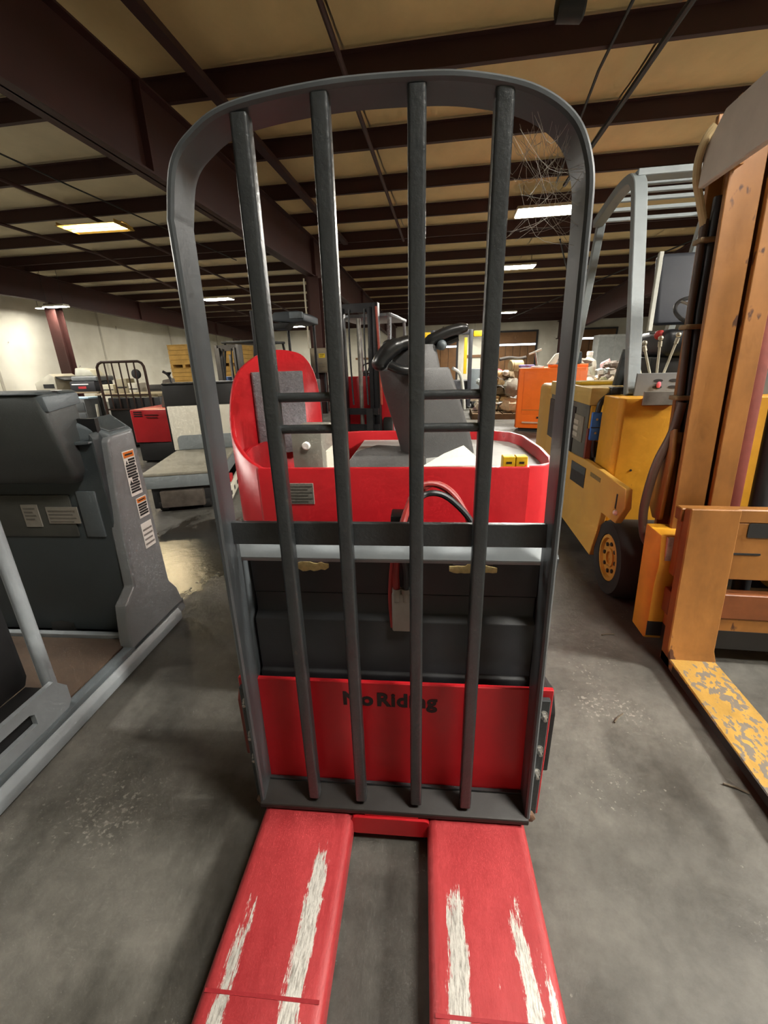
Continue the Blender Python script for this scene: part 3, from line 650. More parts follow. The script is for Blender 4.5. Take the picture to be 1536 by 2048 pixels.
# end post (profile in y,z; extruded along x)
post = [(.392, .03), (.392, .13), (.418, .285), (.492, .335), (.505, .60), (.545, .945), (.565, .962), (.690, .968), (.704, .95), (.722, .24), (.77, .175), (.808, .05), (.808, .03)]
PO = G().prism(post, 'x', -.055, 0).build('end_post', pm('grey_post', '#7d8184', .38, 0, .1, 4, .02, fine=300), S, .016, 4)
G().hexa([(-.128, .53, .55), (-.002, .57, .55), (-.002, .71, .55), (-.128, .76, .55)], [(-.128, .53, 1.022), (-.004, .565, .966), (-.004, .708, .972), (-.128, .76, 1.03)]).build('post_cap', grey_body, S, .012, 3)
G().hexa([(-.112, .565, 1.010), (-.018, .585, .972), (-.018, .69, .976), (-.112, .735, 1.018)], [(-.112, .565, 1.022), (-.018, .585, .979), (-.018, .69, .983), (-.112, .735, 1.03)]).build('cap_panel', grey_dark, S, .003, 1)
# labels on the post's outer face
def label(y0, y1, z0, z1, head, body, name, lean=0):
    p = bx(.0005, .0022, y0, y1, z0, z1).build(name, white_plain, PO)
    if head:
        bx(.0022, .0028, y0 + .004, y1 - .004, z1 - .028 if z1 - z0 > .15 else z1 - .022, z1 - .004).build('label_header', head, p)
        bx(.0028, .0031, y0 + .012, y1 - .012, z1 - .019 if z1 - z0 > .15 else z1 - .015, z1 - .012 if z1 - z0 > .15 else z1 - .010).build('header_print', ink, p)
    z = z1 - (.034 if z1 - z0 > .15 else .027)
    k = 0
    while z - .008 > z0 + .004:
        ya = y0 + .005
        if body and k in (0, 1, 7, 8) and z1 - z0 > .15: ya = y0 + .026
        bx(.0022, .0027, ya, y1 - .005 - (.006 if k % 3 == 2 else 0), z - .0085, z).build('print_block', ink if body else pm('grey_print', '#8c8a86', .6), p)
        z -= .0112 if body else .022; k += 1
    if body and z1 - z0 > .15:
        for zc in (z1 - .046, z1 - .128):
            G().prism([(y0 + .008, zc - .008), (y0 + .022, zc - .008), (y0 + .015, zc + .007)], 'x', .0022, .0027).build('warning_symbol', ink, p)
label(.600, .672, .700, .890, orange_ink, True, 'warning_label')
label(.618, .686, .595, .685, orange_ink, True, 'warning_label')
label(.612, .684, .455, .570, None, False, 'white_label')
# tub wall facing the viewer, with the notch under the console
TW = G().prism([(-.95, .10), (-.03, .10), (-.03, .96), (-.045, .985), (-.05, .955), (-.118, .945), (-.125, 1.03), (-.95, 1.03)], 'y', .505, .58).build('tub_wall', grey_dark, S, .008, 2)
bx(-.125, -.04, .55, .57, .93, 1.03).build('tub_recess', black_metal, S)
G().prism(rpoly([(-.125, .938), (-.035, .944), (-.035, .952), (-.125, .949)], .003, 2), 'y', .485, .56).build('tray_lip', grey_body, S)
bx(-.60, -.19, .498, .506, .56, .74).build('service_panel', pm('panel_grey', '#4a4b47', .5), S, .01)  # service panel in one even warm grey
for (x0, x1, z0, z1, nm) in ((-.405, -.335, .605, .700, 'paper_tag'), (-.300, -.165, .620, .690, 'capacity_plate')):
    p = bx(x0, x1, .494, .498, z0, z1).build(nm, pm('plate_beige', '#8f8a80', .6, 0, .1, 20), S)
    for k in range(4): bx(x0 + .008, x1 - .012 * (1 + k % 2), .4932, .494, z1 - .02 - k * .015, z1 - .013 - k * .015).build('print_line', pm('faint_print', '#6b675f', .6), p)
bx(-.155, -.075, .496, .506, .56, .755).build('corner_panel', grey_body, S, .004)
# console hood
def sec(z, p, r=.03): return [(q[0], q[1], z) for q in rpoly(p, r, 5)]
g = G(); g.loft([sec(.785, [(-.95, .50), (-.17, .505), (-.18, .60), (-.95, .62)]), sec(.80, [(-.95, .44), (-.10, .46), (-.14, .60), (-.95, .62)]), sec(.84, [(-.95, .405), (-.066, .425), (-.125, .60), (-.95, .62)]),
                 sec(1.06, [(-.95, .37), (-.074, .385), (-.128, .60), (-.95, .62)]), sec(1.12, [(-.95, .37), (-.080, .385), (-.13, .60), (-.95, .62)]), sec(1.137, [(-.94, .385), (-.095, .398), (-.14, .59), (-.94, .61)])])
g.build('console_hood', pm('hood_grey', '#484c4c', .45, 0, .1, 4, .02, fine=300), S, ang=50)
G().hexa([(-.14, .39, 1.070), (-.068, .39, 1.070), (-.118, .605, 1.085), (-.16, .605, 1.085)], [(-.14, .385, 1.125), (-.074, .385, 1.125), (-.124, .605, 1.128), (-.16, .605, 1.128)]).build('hood_shoulder', grey_body, S, .008, 2)
G().hexa([(-.95, .365, 1.132), (-.085, .380, 1.130), (-.128, .61, 1.128), (-.95, .63, 1.128)], [(-.95, .37, 1.140), (-.10, .385, 1.139), (-.14, .60, 1.137), (-.95, .62, 1.137)]).build('hood_lid', grey_dark, S, .006, 2)
bx(-.115, -.095, .47, .50, 1.1395, 1.1405).build('scuff_sticker', white_plain, S)
# compartment floor, sill, rails
bx(-.95, -.036, -.9, .50, .085, .098).build('compartment_floor', grey_dark, S)
bx(-.95, -.040, .02, .44, .098, .106).build('floor_mat', pm('brown_mat', '#4a3a2c', .8, 0, .2, 20, .04), S, .002, 1)
bx(-.95, -.028, .445, .470, .098, .120).build('kick_plate', grey_lite, S, .002, 1)
bx(-.05, .0, -1.5, .80, .074, .100).build('sill', grey_body, S, .006, 2)
g = G(); g.prism([(-.05, .012), (.012, .012), (.016, .052), (.002, .076), (-.05, .076)], 'y', -1.5, .74); g.build('side_rail', grey_lite, S, .004, 2)
bx(-.95, -.06, -1.5, .80, .012, .08).build('chassis', black_metal, S)
# slotted near plate
NP = G()
NP.prism([(-.045, .092), (.060, .092), (.084, .12), (.085, .180), (.047, .228), (-.045, .228)], 'x', -.03, -.012)
NP.prism([(-1.5, .092), (-.045, .092), (-.045, .142), (-1.5, .142)], 'x', -.03, -.012)
NP.prism([(-1.5, .190), (-.060, .190), (-.045, .180), (-.045, .228), (-1.5, .228)], 'x', -.03, -.012)
NP.prism([(-1.5, .142), (-.50, .142), (-.50, .190), (-1.5, .190)], 'x', -.03, -.012)
np_ = bpy.data.objects.new('slotted_plate', NP.mesh('slotted_plate', grey_lite)); C.objects.link(np_); np_.parent = S
bx(-.09, -.032, -1.5, .02, .10, .226).build('plate_backing', black_metal, S)
G().prism([(-1.5, .23), (.02, .23), (.035, .26), (.035, .92), (0, .95), (-1.5, .95)], 'x', -.14, -.085).build('side_panel', black_metal, S, .006)
G().cyl((-.058, .070, .10), (-.058, .070, 1.02), .021, 20).build('grab_pole', grey_lite, S)
bx(-.95, -.14, .58, .80, .08, 1.0).build('motor_housing', grey_dark, S, .02, 3)
for y in (-.9, .6): G().lathe([(.06, -.06), (.10, -.055), (.105, 0), (.10, .055), (.06, .06)], (-.4, y, .105), 'x', 20).build('wheel', rubber, S)
# ================================================================== yellow counterbalance forklift on the right
FO = (1.36, 2.6, 0)
K = thing('forklift', 'yellow counterbalance forklift at right with worn ochre mast and forks lowered', 'forklift', FO)
TL = math.tan(R(5.5))
class GM(G):                                   # geometry that follows the mast's backward tilt
    def add(s, vs, fs): return G.add(s, [(p[0], p[1] + (p[2] - .05) * TL, p[2]) for p in vs], fs)
def fm2():
    m = pm('fork_blade_worn', '#b08a3c', .5, .1, .35, 14, .08, chips='#6d665c', chip_amt=.16, stretch=(1, .6, 1)); return m
CXR = 1.36
for sgn in (-1, 1):
    xc = CXR + sgn * .375
    g = G(FO); g.loft([[(xc - .085, y, .014 + k), (xc + .085, y, .014 + k), (xc + .085, y, t_), (xc - .085, y, t_)] for (y, k, t_) in ((1.60, .0, .058), (1.45, .0, .056), (.75, .004, .045), (.46, .006, .03))])
    f = g.build('fork', fm2(), K, .004, 1)
    g = GM(FO); g.prism([(1.52, .014), (1.60, .014), (1.60, .655), (1.555, .665), (1.550, .09), (1.53, .058)], 'x', xc - .085, xc + .085); g.build('fork_shank', ochre, f, .004, 1)
    bx(xc - .086, xc - .078, .47, 1.5, .020, .048, FO).build('fork_edge', pm('dark_edge', '#2e2a26', .5, .3), f)
CA = GM(FO).box(CXR - .46, CXR + .46, 1.602, 1.64, .372, .60).build('carriage', ochre, K, .003, 1)
GM(FO).box(CXR - .47, CXR + .47, 1.600, 1.645, .60, .652).build('carriage_bar', ochre, CA, .004, 1)
GM(FO).box(CXR - .46, CXR + .46, 1.600, 1.65, .205, .308).build('carriage_bar', pm('brown_bar', '#7a4420', .5, 0, .3, 6), CA, .003, 1)
GM(FO).box(CXR - .45, CXR + .45, 1.606, 1.64, .15, .205).build('carriage_skirt', ochre, CA)
GM(FO).box(CXR - .45, CXR + .45, 1.604, 1.64, .07, .15).build('greasy_skirt', pm('grease', '#1f1c19', .4, 0, .4, 8), CA)
for sx in (-1, 1): GM(FO).box(CXR + sx * .40 - .03, CXR + sx * .40 + .03, 1.65, 1.70, .30, .375).build('carriage_link', ochre, CA)
GM(FO).prism(rpoly([(1.13, .545), (1.25, .545), (1.25, .575), (1.22, .60), (1.13, .60)], .008, 2), 'y', 1.598, 1.6025).build('carriage_notch', black_metal, CA)
GM(FO).box(1.09, 1.19, 1.599, 1.6025, .475, .482).build('weld_line', black_metal, CA)
# mast: outer and inner rails both sides
MA = None
def rail(x0, x1, y0, y1, z0, z1, name, mat, par):
    g = GM(FO); w_ = (x1 - x0)
    g.box(x0, x1, y0, y0 + .022, z0, z1); g.box(x0, x1, y1 - .022, y1, z0, z1); g.box(x0 + w_ * .42, x0 + w_ * .58, y0 + .022, y1 - .022, z0, z1)
    return g.build(name, mat, par, .002, 1)
MA = rail(.935, 1.045, 1.74, 1.89, .04, 2.02, 'mast_rail', ochre, K)
rail(1.675, 1.785, 1.74, 1.89, .04, 2.02, 'mast_rail', ochre, MA)
for (a, b) in ((1.056, 1.128), (1.592, 1.664)): rail(a, b, 1.72, 1.87, .10, 2.0, 'inner_rail', ochre, MA)
for (a, b) in ((1.140, 1.185), (1.535, 1.580)): GM(FO).box(a, b, 1.75, 1.86, .30, 1.95).build('lift_cylinder_guard', red_dark, MA, .006, 2)
GM(FO).box(.95, 1.77, 1.80, 1.88, 1.93, 2.01).build('top_tie', ochre, MA, .004)
GM(FO).box(.95, 1.77, 1.82, 1.89, .08, .20).build('bottom_tie', black_metal, MA, .004)
for x in (1.28, 1.44): GM(FO).cyl((x, 1.80, .12), (x, 1.80, 1.5), .032, 16).build('lift_cylinder', black_metal, MA)
for (x0, x1) in ((.862, .970), (1.75, 1.858)):
    ft = GM(FO).prism([(1.66, .075), (1.68, .05), (1.80, .05), (1.80, .52), (1.66, .52), (1.645, .40), (1.66, .30)], 'x', x0, x1).build('mast_foot', yellow, MA, .006, 2)
    GM(FO).box(x0 - .001, x0 + .06, 1.6585, 1.662, .075, .14).build('foot_recess', black_metal, ft)
    GM(FO).box(x0 + .02, x1 - .01, 1.643, 1.662, .42, .515).build('worn_patch', pm('scuffed_white', '#b5a79a', .6, 0, .4, 20), ft)
# arm plate at the mast top, lamp head
G(FO).prism([(1.95, 1.765), (1.95, 1.88), (1.86, 1.955), (1.05, 1.955), (1.05, 1.765)], 'x', .862, .885).build('hose_arm', pm('arm_taupe', '#c4bbb0', .55, 0, .15, 6), MA, .003, 1)
G(FO).box(.885, .95, 1.86, 1.93, 1.80, 1.90).build('arm_bracket', ochre, MA)
g = G(FO); g.ball((.90, 1.42, 2.0), .03, 8); g.cyl((.90, 1.42, 1.955), (.90, 1.42, 2.0), .016); g.build('work_lamp', steel, MA)
# hoses and tubes beside the mast
hose = pm('hose_brown', '#4b382c', .5, 0, .2, 8); hose_b = pm('hose_black', '#232428', .45, 0, .2, 8); hose_t = pm('hose_tan', '#c2ac80', .55, 0, .2, 10)
G(FO).tube([(.948, 1.93, .90), (.934, 1.98, 1.36), (.930, 2.0, 1.68)], .013, 12).build('brown_tube', hose, MA)
G(FO).tube([(.980, 1.93, .90), (.966, 1.98, 1.36), (.962, 2.0, 1.75)], .017, 12).build('black_tube', hose_b, MA)
G(FO).tube(smooth_path([(.948, 1.93, 1.02), (.930, 1.92, .90), (.890, 1.91, .78), (.872, 1.905, .66), (.868, 1.90, .54), (.885, 1.89, .44), (.91, 1.86, .40)], 6), .018, 12).build('drop_hose', hose, MA)
G(FO).tube(smooth_path([(.930, 2.0, 1.66), (.895, 1.99, 1.74), (.862, 1.97, 1.80), (.848, 1.95, 1.86), (.852, 1.93, 1.91), (.868, 1.92, 1.935)], 6), .013, 10).build('pale_hose', hose_t, MA)
for (z, y) in ((1.03, 1.945), (1.30, 1.975), (1.60, 1.995)):
    bx(.912, .99, y - .03, y + .03, z, z + .018, FO).build('hose_clamp', pm('clamp_tan', '#8a7350', .5, .2, .3, 10), MA, .004)
G(FO).prism([(1.885, .92), (1.93, .90), (1.99, .72), (1.985, .58), (1.92, .52), (1.86, .53), (1.86, .80)], 'x', .915, .933).build('tilt_bracket', ochre, MA, .004)
# wheels
def wheel(x0, x1, y, z, r, hub, par, out=-1):
    w_ = x1 - x0; c = (x0, y, z)
    tw = G(FO).lathe([(r * .60, .03), (r * .62, .004), (r * .93, .0), (r, .028), (r, w_ - .028), (r * .93, w_), (r * .62, w_ - .004), (r * .60, w_ - .03), (r * .60, .03)], c, 'x', 40, cap=False).build('tyre', rubber, par, ang=30)
    xo = x0 if out < 0 else x1
    hb = G(FO).lathe([(r * .62, .02), (r * .60, .006), (r * .52, .004), (r * .48, .030), (r * .26, .034), (r * .24, .012), (r * .16, .010), (r * .14, .03)], c, 'x', 32).build('hub', hub, tw, ang=25)
    for k in range(8):
        a = 2 * math.pi * k / 8; yy, zc = y + math.cos(a) * r * .37, z + math.sin(a) * r * .37
        G(FO).lathe([(.011, .012), (.011, .034)], (x0, yy, zc), 'x', 6).build('wheel_nut', black_metal, hb)
    return tw
hubm = pm('hub_yellow', '#c8993c', .5, 0, .25, 10, .03, chips='#5a4526', chip_amt=.02)
wheel(.845, 1.10, 2.155, .205, .205, hubm, K); wheel(1.62, 1.875, 2.155, .205, .205, hubm, K)
wheel(.92, 1.08, 3.72, .18, .18, hubm, K); wheel(1.64, 1.80, 3.72, .18, .18, hubm, K)
# side panel with wheel arch
pan = [(2.03, .618), (2.005, .53), (2.085, .425), (2.28, .412), (2.305, .30), (2.365, .12), (3.75, .12), (3.75, .60), (2.95, .60), (2.62, .622)]
panel_m = pm('panel_tan_yellow', '#c79a45', .5, 0, .12, 4)
for (x0, x1) in ((.83, .862), (1.858, 1.89)):
    SP = G(FO).prism(pan, 'x', x0, x1).build('side_panel', panel_m, K, .003, 1)
    if x0 < 1:
        G(FO).prism([(2.62, .45), (2.92, .43), (2.92, .56), (2.62, .575)], 'x', x0 - .002, x0 + .004).build('step_opening', black_metal, SP)
        G(FO).prism([(2.62, .53), (2.92, .51), (2.92, .56), (2.62, .575)], 'x', x0 - .004, x0 - .001).build('step_tread', grey_dark, SP)
        bx(x0 - .0018, x0 + .002, 2.10, 2.115, .495, .57, FO).build('latch_slot', black_metal, SP)
        G(FO).ball((x0 - .004, 2.085, .482), .014, 6).build('latch_knob', white_plain, SP)
        G(FO).prism([(2.36, .558), (2.53, .553), (2.53, .577), (2.36, .582)], 'x', x0 - .0015, x0 + .001).build('faded_badge', pm('badge_brown', '#7d6a3c', .6, 0, .4, 60, 0), SP)
bx(.88, 1.84, 2.42, 3.85, .14, .60, FO).build('chassis', black_metal, K, .01)
bx(.90, 1.84, 2.20, 2.42, .25, .30, FO).build('floor_board', black_metal, K)
bx(.90, 1.10, 2.60, 2.80, .600, .625, FO).build('step_plate', pm('step_grey', '#a5a498', .5, .2, .3, 10), K)
# cowl
CW = G(FO).prism(rpoly([(.885, 2.66), (.885, 2.43), (.905, 2.40), (1.815, 2.40), (1.835, 2.43), (1.835, 2.66)], .012, 3), 'z', .32, 1.0).build('cowl', yellow, K, .004, 1)
bx(1.20, 1.29, 2.399, 2.401, .36, .98, FO).build('cowl_seam', ochre, CW)
for z in (.50, .62): G(FO).cyl((.99, 2.401, z), (.99, 2.396, z), .006, 8).build('screw', black_metal, CW)
# dash plate with oval holes
DP = G(FO).box(1.005, 1.72, 2.56, 2.572, 1.0, 1.118).build('dash_plate', pm('dash_grey', '#6a6e70', .45, 0, .1, 10), K, .002, 1)
for i in range(6):
    for j in range(2):
        x = 1.115 + i * .078; z = 1.045 + j * .034
        G(FO).prism([(x + .024 * math.cos(a), z + .0085 * math.sin(a)) for a in [2 * math.pi * k / 14 for k in range(14)]], 'y', 2.5585, 2.5615).build('oval_hole', black_metal, DP)
G(FO).ball((1.118, 2.552, 1.058), .012, 6, (1, .6, 1.5)).build('red_tag', pm('pink_tag', '#d06070', .6), DP)
SPt = G(FO).box(.978, 1.145, 2.372, 2.380, .968, 1.036).build('steel_plate', steel, K, .002, 1)
bx(.985, 1.13, 2.380, 2.40, .965, 1.0, FO).build('plate_spacer', red_dark, SPt)
# battery compartment
BC = bx(.838, 1.86, 2.74, 3.74, .60, .935, FO).build('battery_box', pm('battery_box_grey', '#5d5f58', .5, 0, .3, 4, .03), K, .004)
bx(.830, 1.868, 2.72, 3.76, .935, 1.035, FO).build('battery_lid', pm('lid_tan', '#c9aa5e', .5, 0, .15, 4), BC, .006, 2)
bx(.845, 1.06, 2.715, 2.74, .72, .935, FO).build('front_plate', yellow, BC, .002, 1)
bx(.832, .838, 2.80, 3.02, .70, .86, FO).build('data_plate', pm('data_plate', '#8d8a7c', .5, .2, .3, 14), BC)
for z in (.72, .76, .80): bx(.8305, .832, 2.90, 3.0, z, z + .026, FO).build('print_block', pm('plate_print', '#b4b0a2', .6), BC)
bx(.838, .868, 2.705, 2.735, .60, .80, FO).build('corner_post', red_dark, BC)
bx(.83, .86, 3.0, 3.74, .60, .90, FO).build('side_door', black_metal, BC, .004)
CNB = bx(.842, .902, 2.672, 2.70, .735, .90, FO).build('battery_connector', pm('connector_blue', '#2f6fc4', .45, 0, .1, 10), BC, .005)
bx(.840, .904, 2.669, 2.672, .81, .815, FO).build('connector_seam', black_metal, CNB)
for z in (.78, .86): G(FO).cyl((.868, 2.673, z), (.868, 2.666, z), .007, 8).build('connector_pin', steel, CNB)
G(FO).tube(smooth_path([(.872, 2.686, .90), (.885, 2.69, .96), (.94, 2.72, 1.0), (1.0, 2.78, 1.02)], 5), .016, 10).build('battery_cable', blk_cable, BC)
G(FO).tube(smooth_path([(.872, 2.686, .735), (.875, 2.69, .68), (.885, 2.69, .63)], 5), .010, 8).build('battery_cable', blk_cable, BC)
bx(.93, 1.0, 2.68, 2.75, 1.0, 1.04, FO).build('cable_bracket', black_metal, BC, .006)
bx(.84, 1.87, 3.76, 4.25, .20, 1.0, FO).build('counterweight', panel_m, K, .04, 3)
# overhead guard
gm = pm('guard_grey', '#8a9396', .45, 0, .12, 6)
OG = None
def sq(path, hw, name, par, mat=gm, hw2=None):
    g = G(FO); P = [Vector(p) for p in path]; secs = []
    for i, p in enumerate(P):
        t_ = (P[min(i + 1, len(P) - 1)] - P[max(i - 1, 0)]).normalized()
        a = Vector((1, 0, 0)); 
        if abs(t_.x) > .9: a = Vector((0, 1, 0))
        b = t_.cross(a).normalized(); h2 = hw2 or hw
        secs.append([p + a * hw + b * h2, p - a * hw + b * h2, p - a * hw - b * h2, p + a * hw - b * h2])
    g.loft(secs); return g.build(name, mat, par, .004, 1)
OG = sq(smooth_path([(1.015, 2.62, 1.0), (1.012, 2.80, 1.6), (1.008, 2.93, 2.02), (1.008, 3.0, 2.13), (1.008, 3.10, 2.165), (1.008, 3.30, 2.16), (1.008, 3.66, 2.10)], 4), .034, 'overhead_guard', K, hw2=.026)
sq(smooth_path([(1.725, 2.62, 1.0), (1.722, 2.80, 1.6), (1.718, 2.93, 2.02), (1.718, 3.0, 2.13), (1.718, 3.10, 2.165), (1.718, 3.30, 2.16), (1.718, 3.66, 2.10)], 4), .034, 'guard_post', OG, hw2=.026)
sq([(1.0, 3.03, 2.165), (1.73, 3.03, 2.165)], .05, 'guard_crossbar', OG, hw2=.018)
for (y, z) in ((3.14, 2.160), (3.26, 2.158), (3.38, 2.150), (3.50, 2.13), (3.64, 2.11)):
    sq([(1.03, y, z), (1.70, y, z)], .012, 'guard_bar', OG, hw2=.012)
for x in (1.03, 1.70): sq([(x, 4.0, .98), (x, 3.66, 2.10)], .026, 'rear_post', OG)
# seat, levers, wheel
ST = G(FO).loft([[(x, y, z) for (x, y, z) in ((1.34, 3.28 + d, 1.40 + h), (1.80, 3.28 + d, 1.40 + h), (1.80, 3.36 + d, 1.40 + h), (1.34, 3.36 + d, 1.40 + h))] for (d, h) in ((0, 0), (.05, .22), (.10, .44))])
ST = ST.build('seat', pm('seat_navy', '#23272f', .6, 0, .15, 6), K, .03, 3)
sq(smooth_path([(1.315, 3.28, 1.36), (1.33, 3.33, 1.60), (1.355, 3.40, 1.85)], 4), .014, 'seat_piping', ST, pm('piping_pale', '#a9aaa0', .6))
bx(1.30, 1.80, 2.98, 3.42, 1.20, 1.36, FO).build('seat_cushion', pm('seat_black', '#1e2024', .45, 0, .2, 6), ST, .04, 3)
bx(1.25, 1.78, 3.02, 3.40, 1.03, 1.20, FO).build('seat_base', black_metal, ST, .01)
G(FO).ball((1.30, 3.08, 1.33), .03, 7).build('red_clip', pm('clip_red', '#b0302c', .5), ST)
lv = pm('lever_steel', '#c8c3b0', .35, .6, .2, 20)
for (xb, zb_, xt, zt_) in ((1.170, 1.10, 1.110, 1.262), (1.205, 1.10, 1.192, 1.285), (1.240, 1.10, 1.282, 1.300), (1.120, 1.10, 1.075, 1.20)):
    g = G(FO); g.cyl((xb, 2.80, zb_), (xt, 2.80, zt_), .007, 10); L_ = g.build('lever', lv, K)
    d = Vector((xt - xb, 0, zt_ - zb_)).normalized()
    if zt_ > 1.21:
        g = G(FO); g.cyl(Vector((xt, 2.80, zt_)) - d * .03, Vector((xt, 2.80, zt_)), .011, 10); g.ball((xt, 2.80, zt_ + .016), .014, 7); g.build('lever_knob', lv, L_)
bx(1.05, 1.40, 2.74, 2.86, 1.035, 1.11, FO).build('lever_block', pm('block_grey', '#7c7a72', .5, .3, .4, 14), K, .006)
G(FO).prism([(1.0, 1.04), (1.06, 1.04), (1.07, 1.24), (1.03, 1.25)], 'y', 2.86, 2.90).build('guard_bracket', grey_dark, K, .004)
SW = G(FO); cs = Vector((1.47, 2.92, 1.44)); ax1 = Vector((1, 0, 0)); ax2 = Vector((0, math.cos(R(35)), math.sin(R(35))))
SW.tube([cs + ax1 * .17 * math.cos(a) + ax2 * .17 * math.sin(a) for a in [2 * math.pi * k / 36 for k in range(37)]], .011, 8)
SW = SW.build('steering_wheel', black_metal, K)
for a in (0.2, 2.3, 4.4): G(FO).cyl(cs, cs + ax1 * .165 * math.cos(a) + ax2 * .165 * math.sin(a), .008, 8).build('spoke', steel, SW)
nrm = ax1.cross(ax2); G(FO).cyl(cs, (1.47, 2.70, 1.0), .022, 12).build('steering_column', black_metal, SW)
yr = bx(.0, .22, .0, .16, 0, .02).build('yellow_strap', pm('strap_yellow', '#c9a21a', .7, 0, .2, 12), None, .006); yr.location = (.86, 3.05, 1.036); tag(yr, 'flat yellow strap lying on the tan battery lid of the forklift', 'strap')
# ================================================================== background machines
# ---- flat-deck truck behind the grey machine
D = thing('deck_truck', 'low grey flat-deck truck with a white upright panel and black battery box', 'lift truck', (-2.57, 3.12, 0), R(20))
dk_m = pm('deck_dusty', '#8f8b7c', .7, 0, .25, 5, .04); strip = pm('strip_grey', '#7b8284', .5, 0, .1, 5)
G().prism(rpoly([(0, 0), (.56, 0), (.60, .06), (.62, 1.12), (0, 1.12), (-.02, .05)], .03, 3), 'z', .335, .362).build('deck_top', dk_m, D, .006, 2)
G().prism([(0, .0), (.57, .0), (.62, .06), (.63, 1.12), (0, 1.12)], 'z', .225, .335).build('deck_skirt', strip, D, .01, 2)
bx(.02, .52, .05, 1.0, .03, .225).build('undercarriage', black_metal, D, .01)
bx(.10, .46, -.01, .05, .05, .20).build('load_roller_bay', pm('dull_chrome', '#6d655d', .4, .5, .4, 9), D, .01)
for x in (.10, .46): G().lathe([(.03, -.04), (.06, -.035), (.06, .035), (.03, .04)], (x, .10, .061), 'x', 18).build('roller', rubber, D)
G().prism([(.635, .02), (.66, .02), (.66, .16), (.635, .16)], 'y', .10, 1.3).build('side_guard', white_paint, D, .004)
for k in range(5): bx(.660, .6615, .20 + k * .2, .26 + k * .2, .06, .10).build('print_mark', ink, D)
bx(.60, .68, .16, .30, .20, .26).build('red_latch', red_paint, D, .006)
WP = bx(-.02, .64, 1.12, 1.16, .362, .83).build('white_panel', white_paint, D, .006, 2)
G().prism(rpoly([(.03, .365), (.645, .365), (.645, .52), (.03, .52)], [.004, .004, .004, .06], 5), 'y', 1.108, 1.12).build('bumper_strip', strip, WP, .003)
for k in range(2): bx(.385, .425, 1.118, 1.12, .745 + k * .03, .757 + k * .03).build('print_mark', ink, WP)
bx(-.06, .70, 1.20, 1.62, .05, 1.05).build('battery_box', pm('box_black', '#161616', .4, 0, .15, 6), D, .012, 2)
bx(-.05, .68, 1.19, 1.63, 1.05, 1.064).build('box_lid', black_metal, D, .003)
G().cyl((-.0, 1.4, 1.06), (-.01, 1.4, 1.15), .008, 8).build('stalk', black_metal, D)
G().lathe([(.01, 0), (.03, .03), (.02, .035)], (-.01, 1.4, 1.14), 'z', 12).build('stalk_knob', black_metal, D)

# ---- red pallet truck with steering head
Q = thing('pallet_truck', 'small red and black pallet truck beside the white upright panel', 'pallet truck', (-3.92, 5.1, 0), R(6))
QB = G().prism(rpoly([(-.26, 0), (.26, .02), (.26, .85), (-.26, .85)], .04, 4), 'z', .28, .712).build('body', red_paint, Q, .012, 2)
for k in range(3): bx(-.20, -.09, -.006, 0.0, .625 + k * .026, .637 + k * .026).build('stripe_mark', ink, QB)
for k in range(2): bx(-.06 + .02 * k, .12 - .01 * k, -.0055, 0.002, .640 - k * .034, .650 - k * .034).build('faded_lettering', pm('dark_red_ink', '#5a1010', .6), QB)
bx(-.24, .25, .03, .82, .02, .28).build('base', black_metal, Q, .02, 2)
for s in (-1, 1): G().lathe([(.05, -.03), (.09, -.026), (.09, .026), (.05, .03)], (.19 * s, .12, .09), 'x', 18).build('wheel', rubber, Q)
hd = G().hexa([(.02, .30, .71), (.20, .30, .71), (.20, .45, .71), (.02, .45, .71)], [(.07, .36, 1.07), (.20, .36, 1.09), (.20, .46, 1.09), (.07, .46, 1.07)]).build('steering_head', pm('head_taupe', '#5f564b', .6, 0, .2, 8), Q, .012)
bx(.09, .13, .355, .362, .86, .90).build('yellow_tag', yellow_ink, hd)
G().tube(smooth_path([(.17, .40, 1.08), (.15, .38, 1.14), (.10, .36, 1.18)], 5), .018, 10).build('tiller', black_metal, hd)

# ---- second truck: brown load backrest and black base
Z = thing('pallet_truck', 'black pallet truck with a rusty tubular load backrest by the left wall', 'pallet truck', (-5.02, 6.2, 0), R(6))
bx(-.40, .46, .02, 1.0, .03, .80).build('body', black_metal, Z, .02, 2)
bx(-.36, .40, .1, .9, .80, .84).build('top_boards', pm('dusty_board', '#8d8264', .8, 0, .3, 6), Z, .004)
rust = pm('rusty_tube', '#3d2a22', .6, .2, .3, 14)
pf = [(-.42, -.02, .45), (-.42, -.02, 1.18), (-.417, -.02, 1.26), (-.385, -.02, 1.31), (-.33, -.02, 1.335), (.25, -.02, 1.335), (.305, -.02, 1.31), (.332, -.02, 1.26), (.338, -.02, 1.18), (.338, -.02, .45)]
ZB = G().tube(pf, .020, 10).build('load_backrest', rust, Z)
for k in range(5): G().cyl((-.29 + k * .118, -.02, .62), (-.29 + k * .118, -.02, 1.32), .011, 8).build('upright_bar', rust, ZB)
for z in (.84, .62): G().cyl((-.42, -.02, z), (.338, -.02, z), .012, 8).build('rail', rust, ZB)
for s in (-.3, .3): G().lathe([(.05, -.03), (.09, -.026), (.09, .026), (.05, .03)], (s, .2, .09), 'x', 18).build('wheel', rubber, Z)

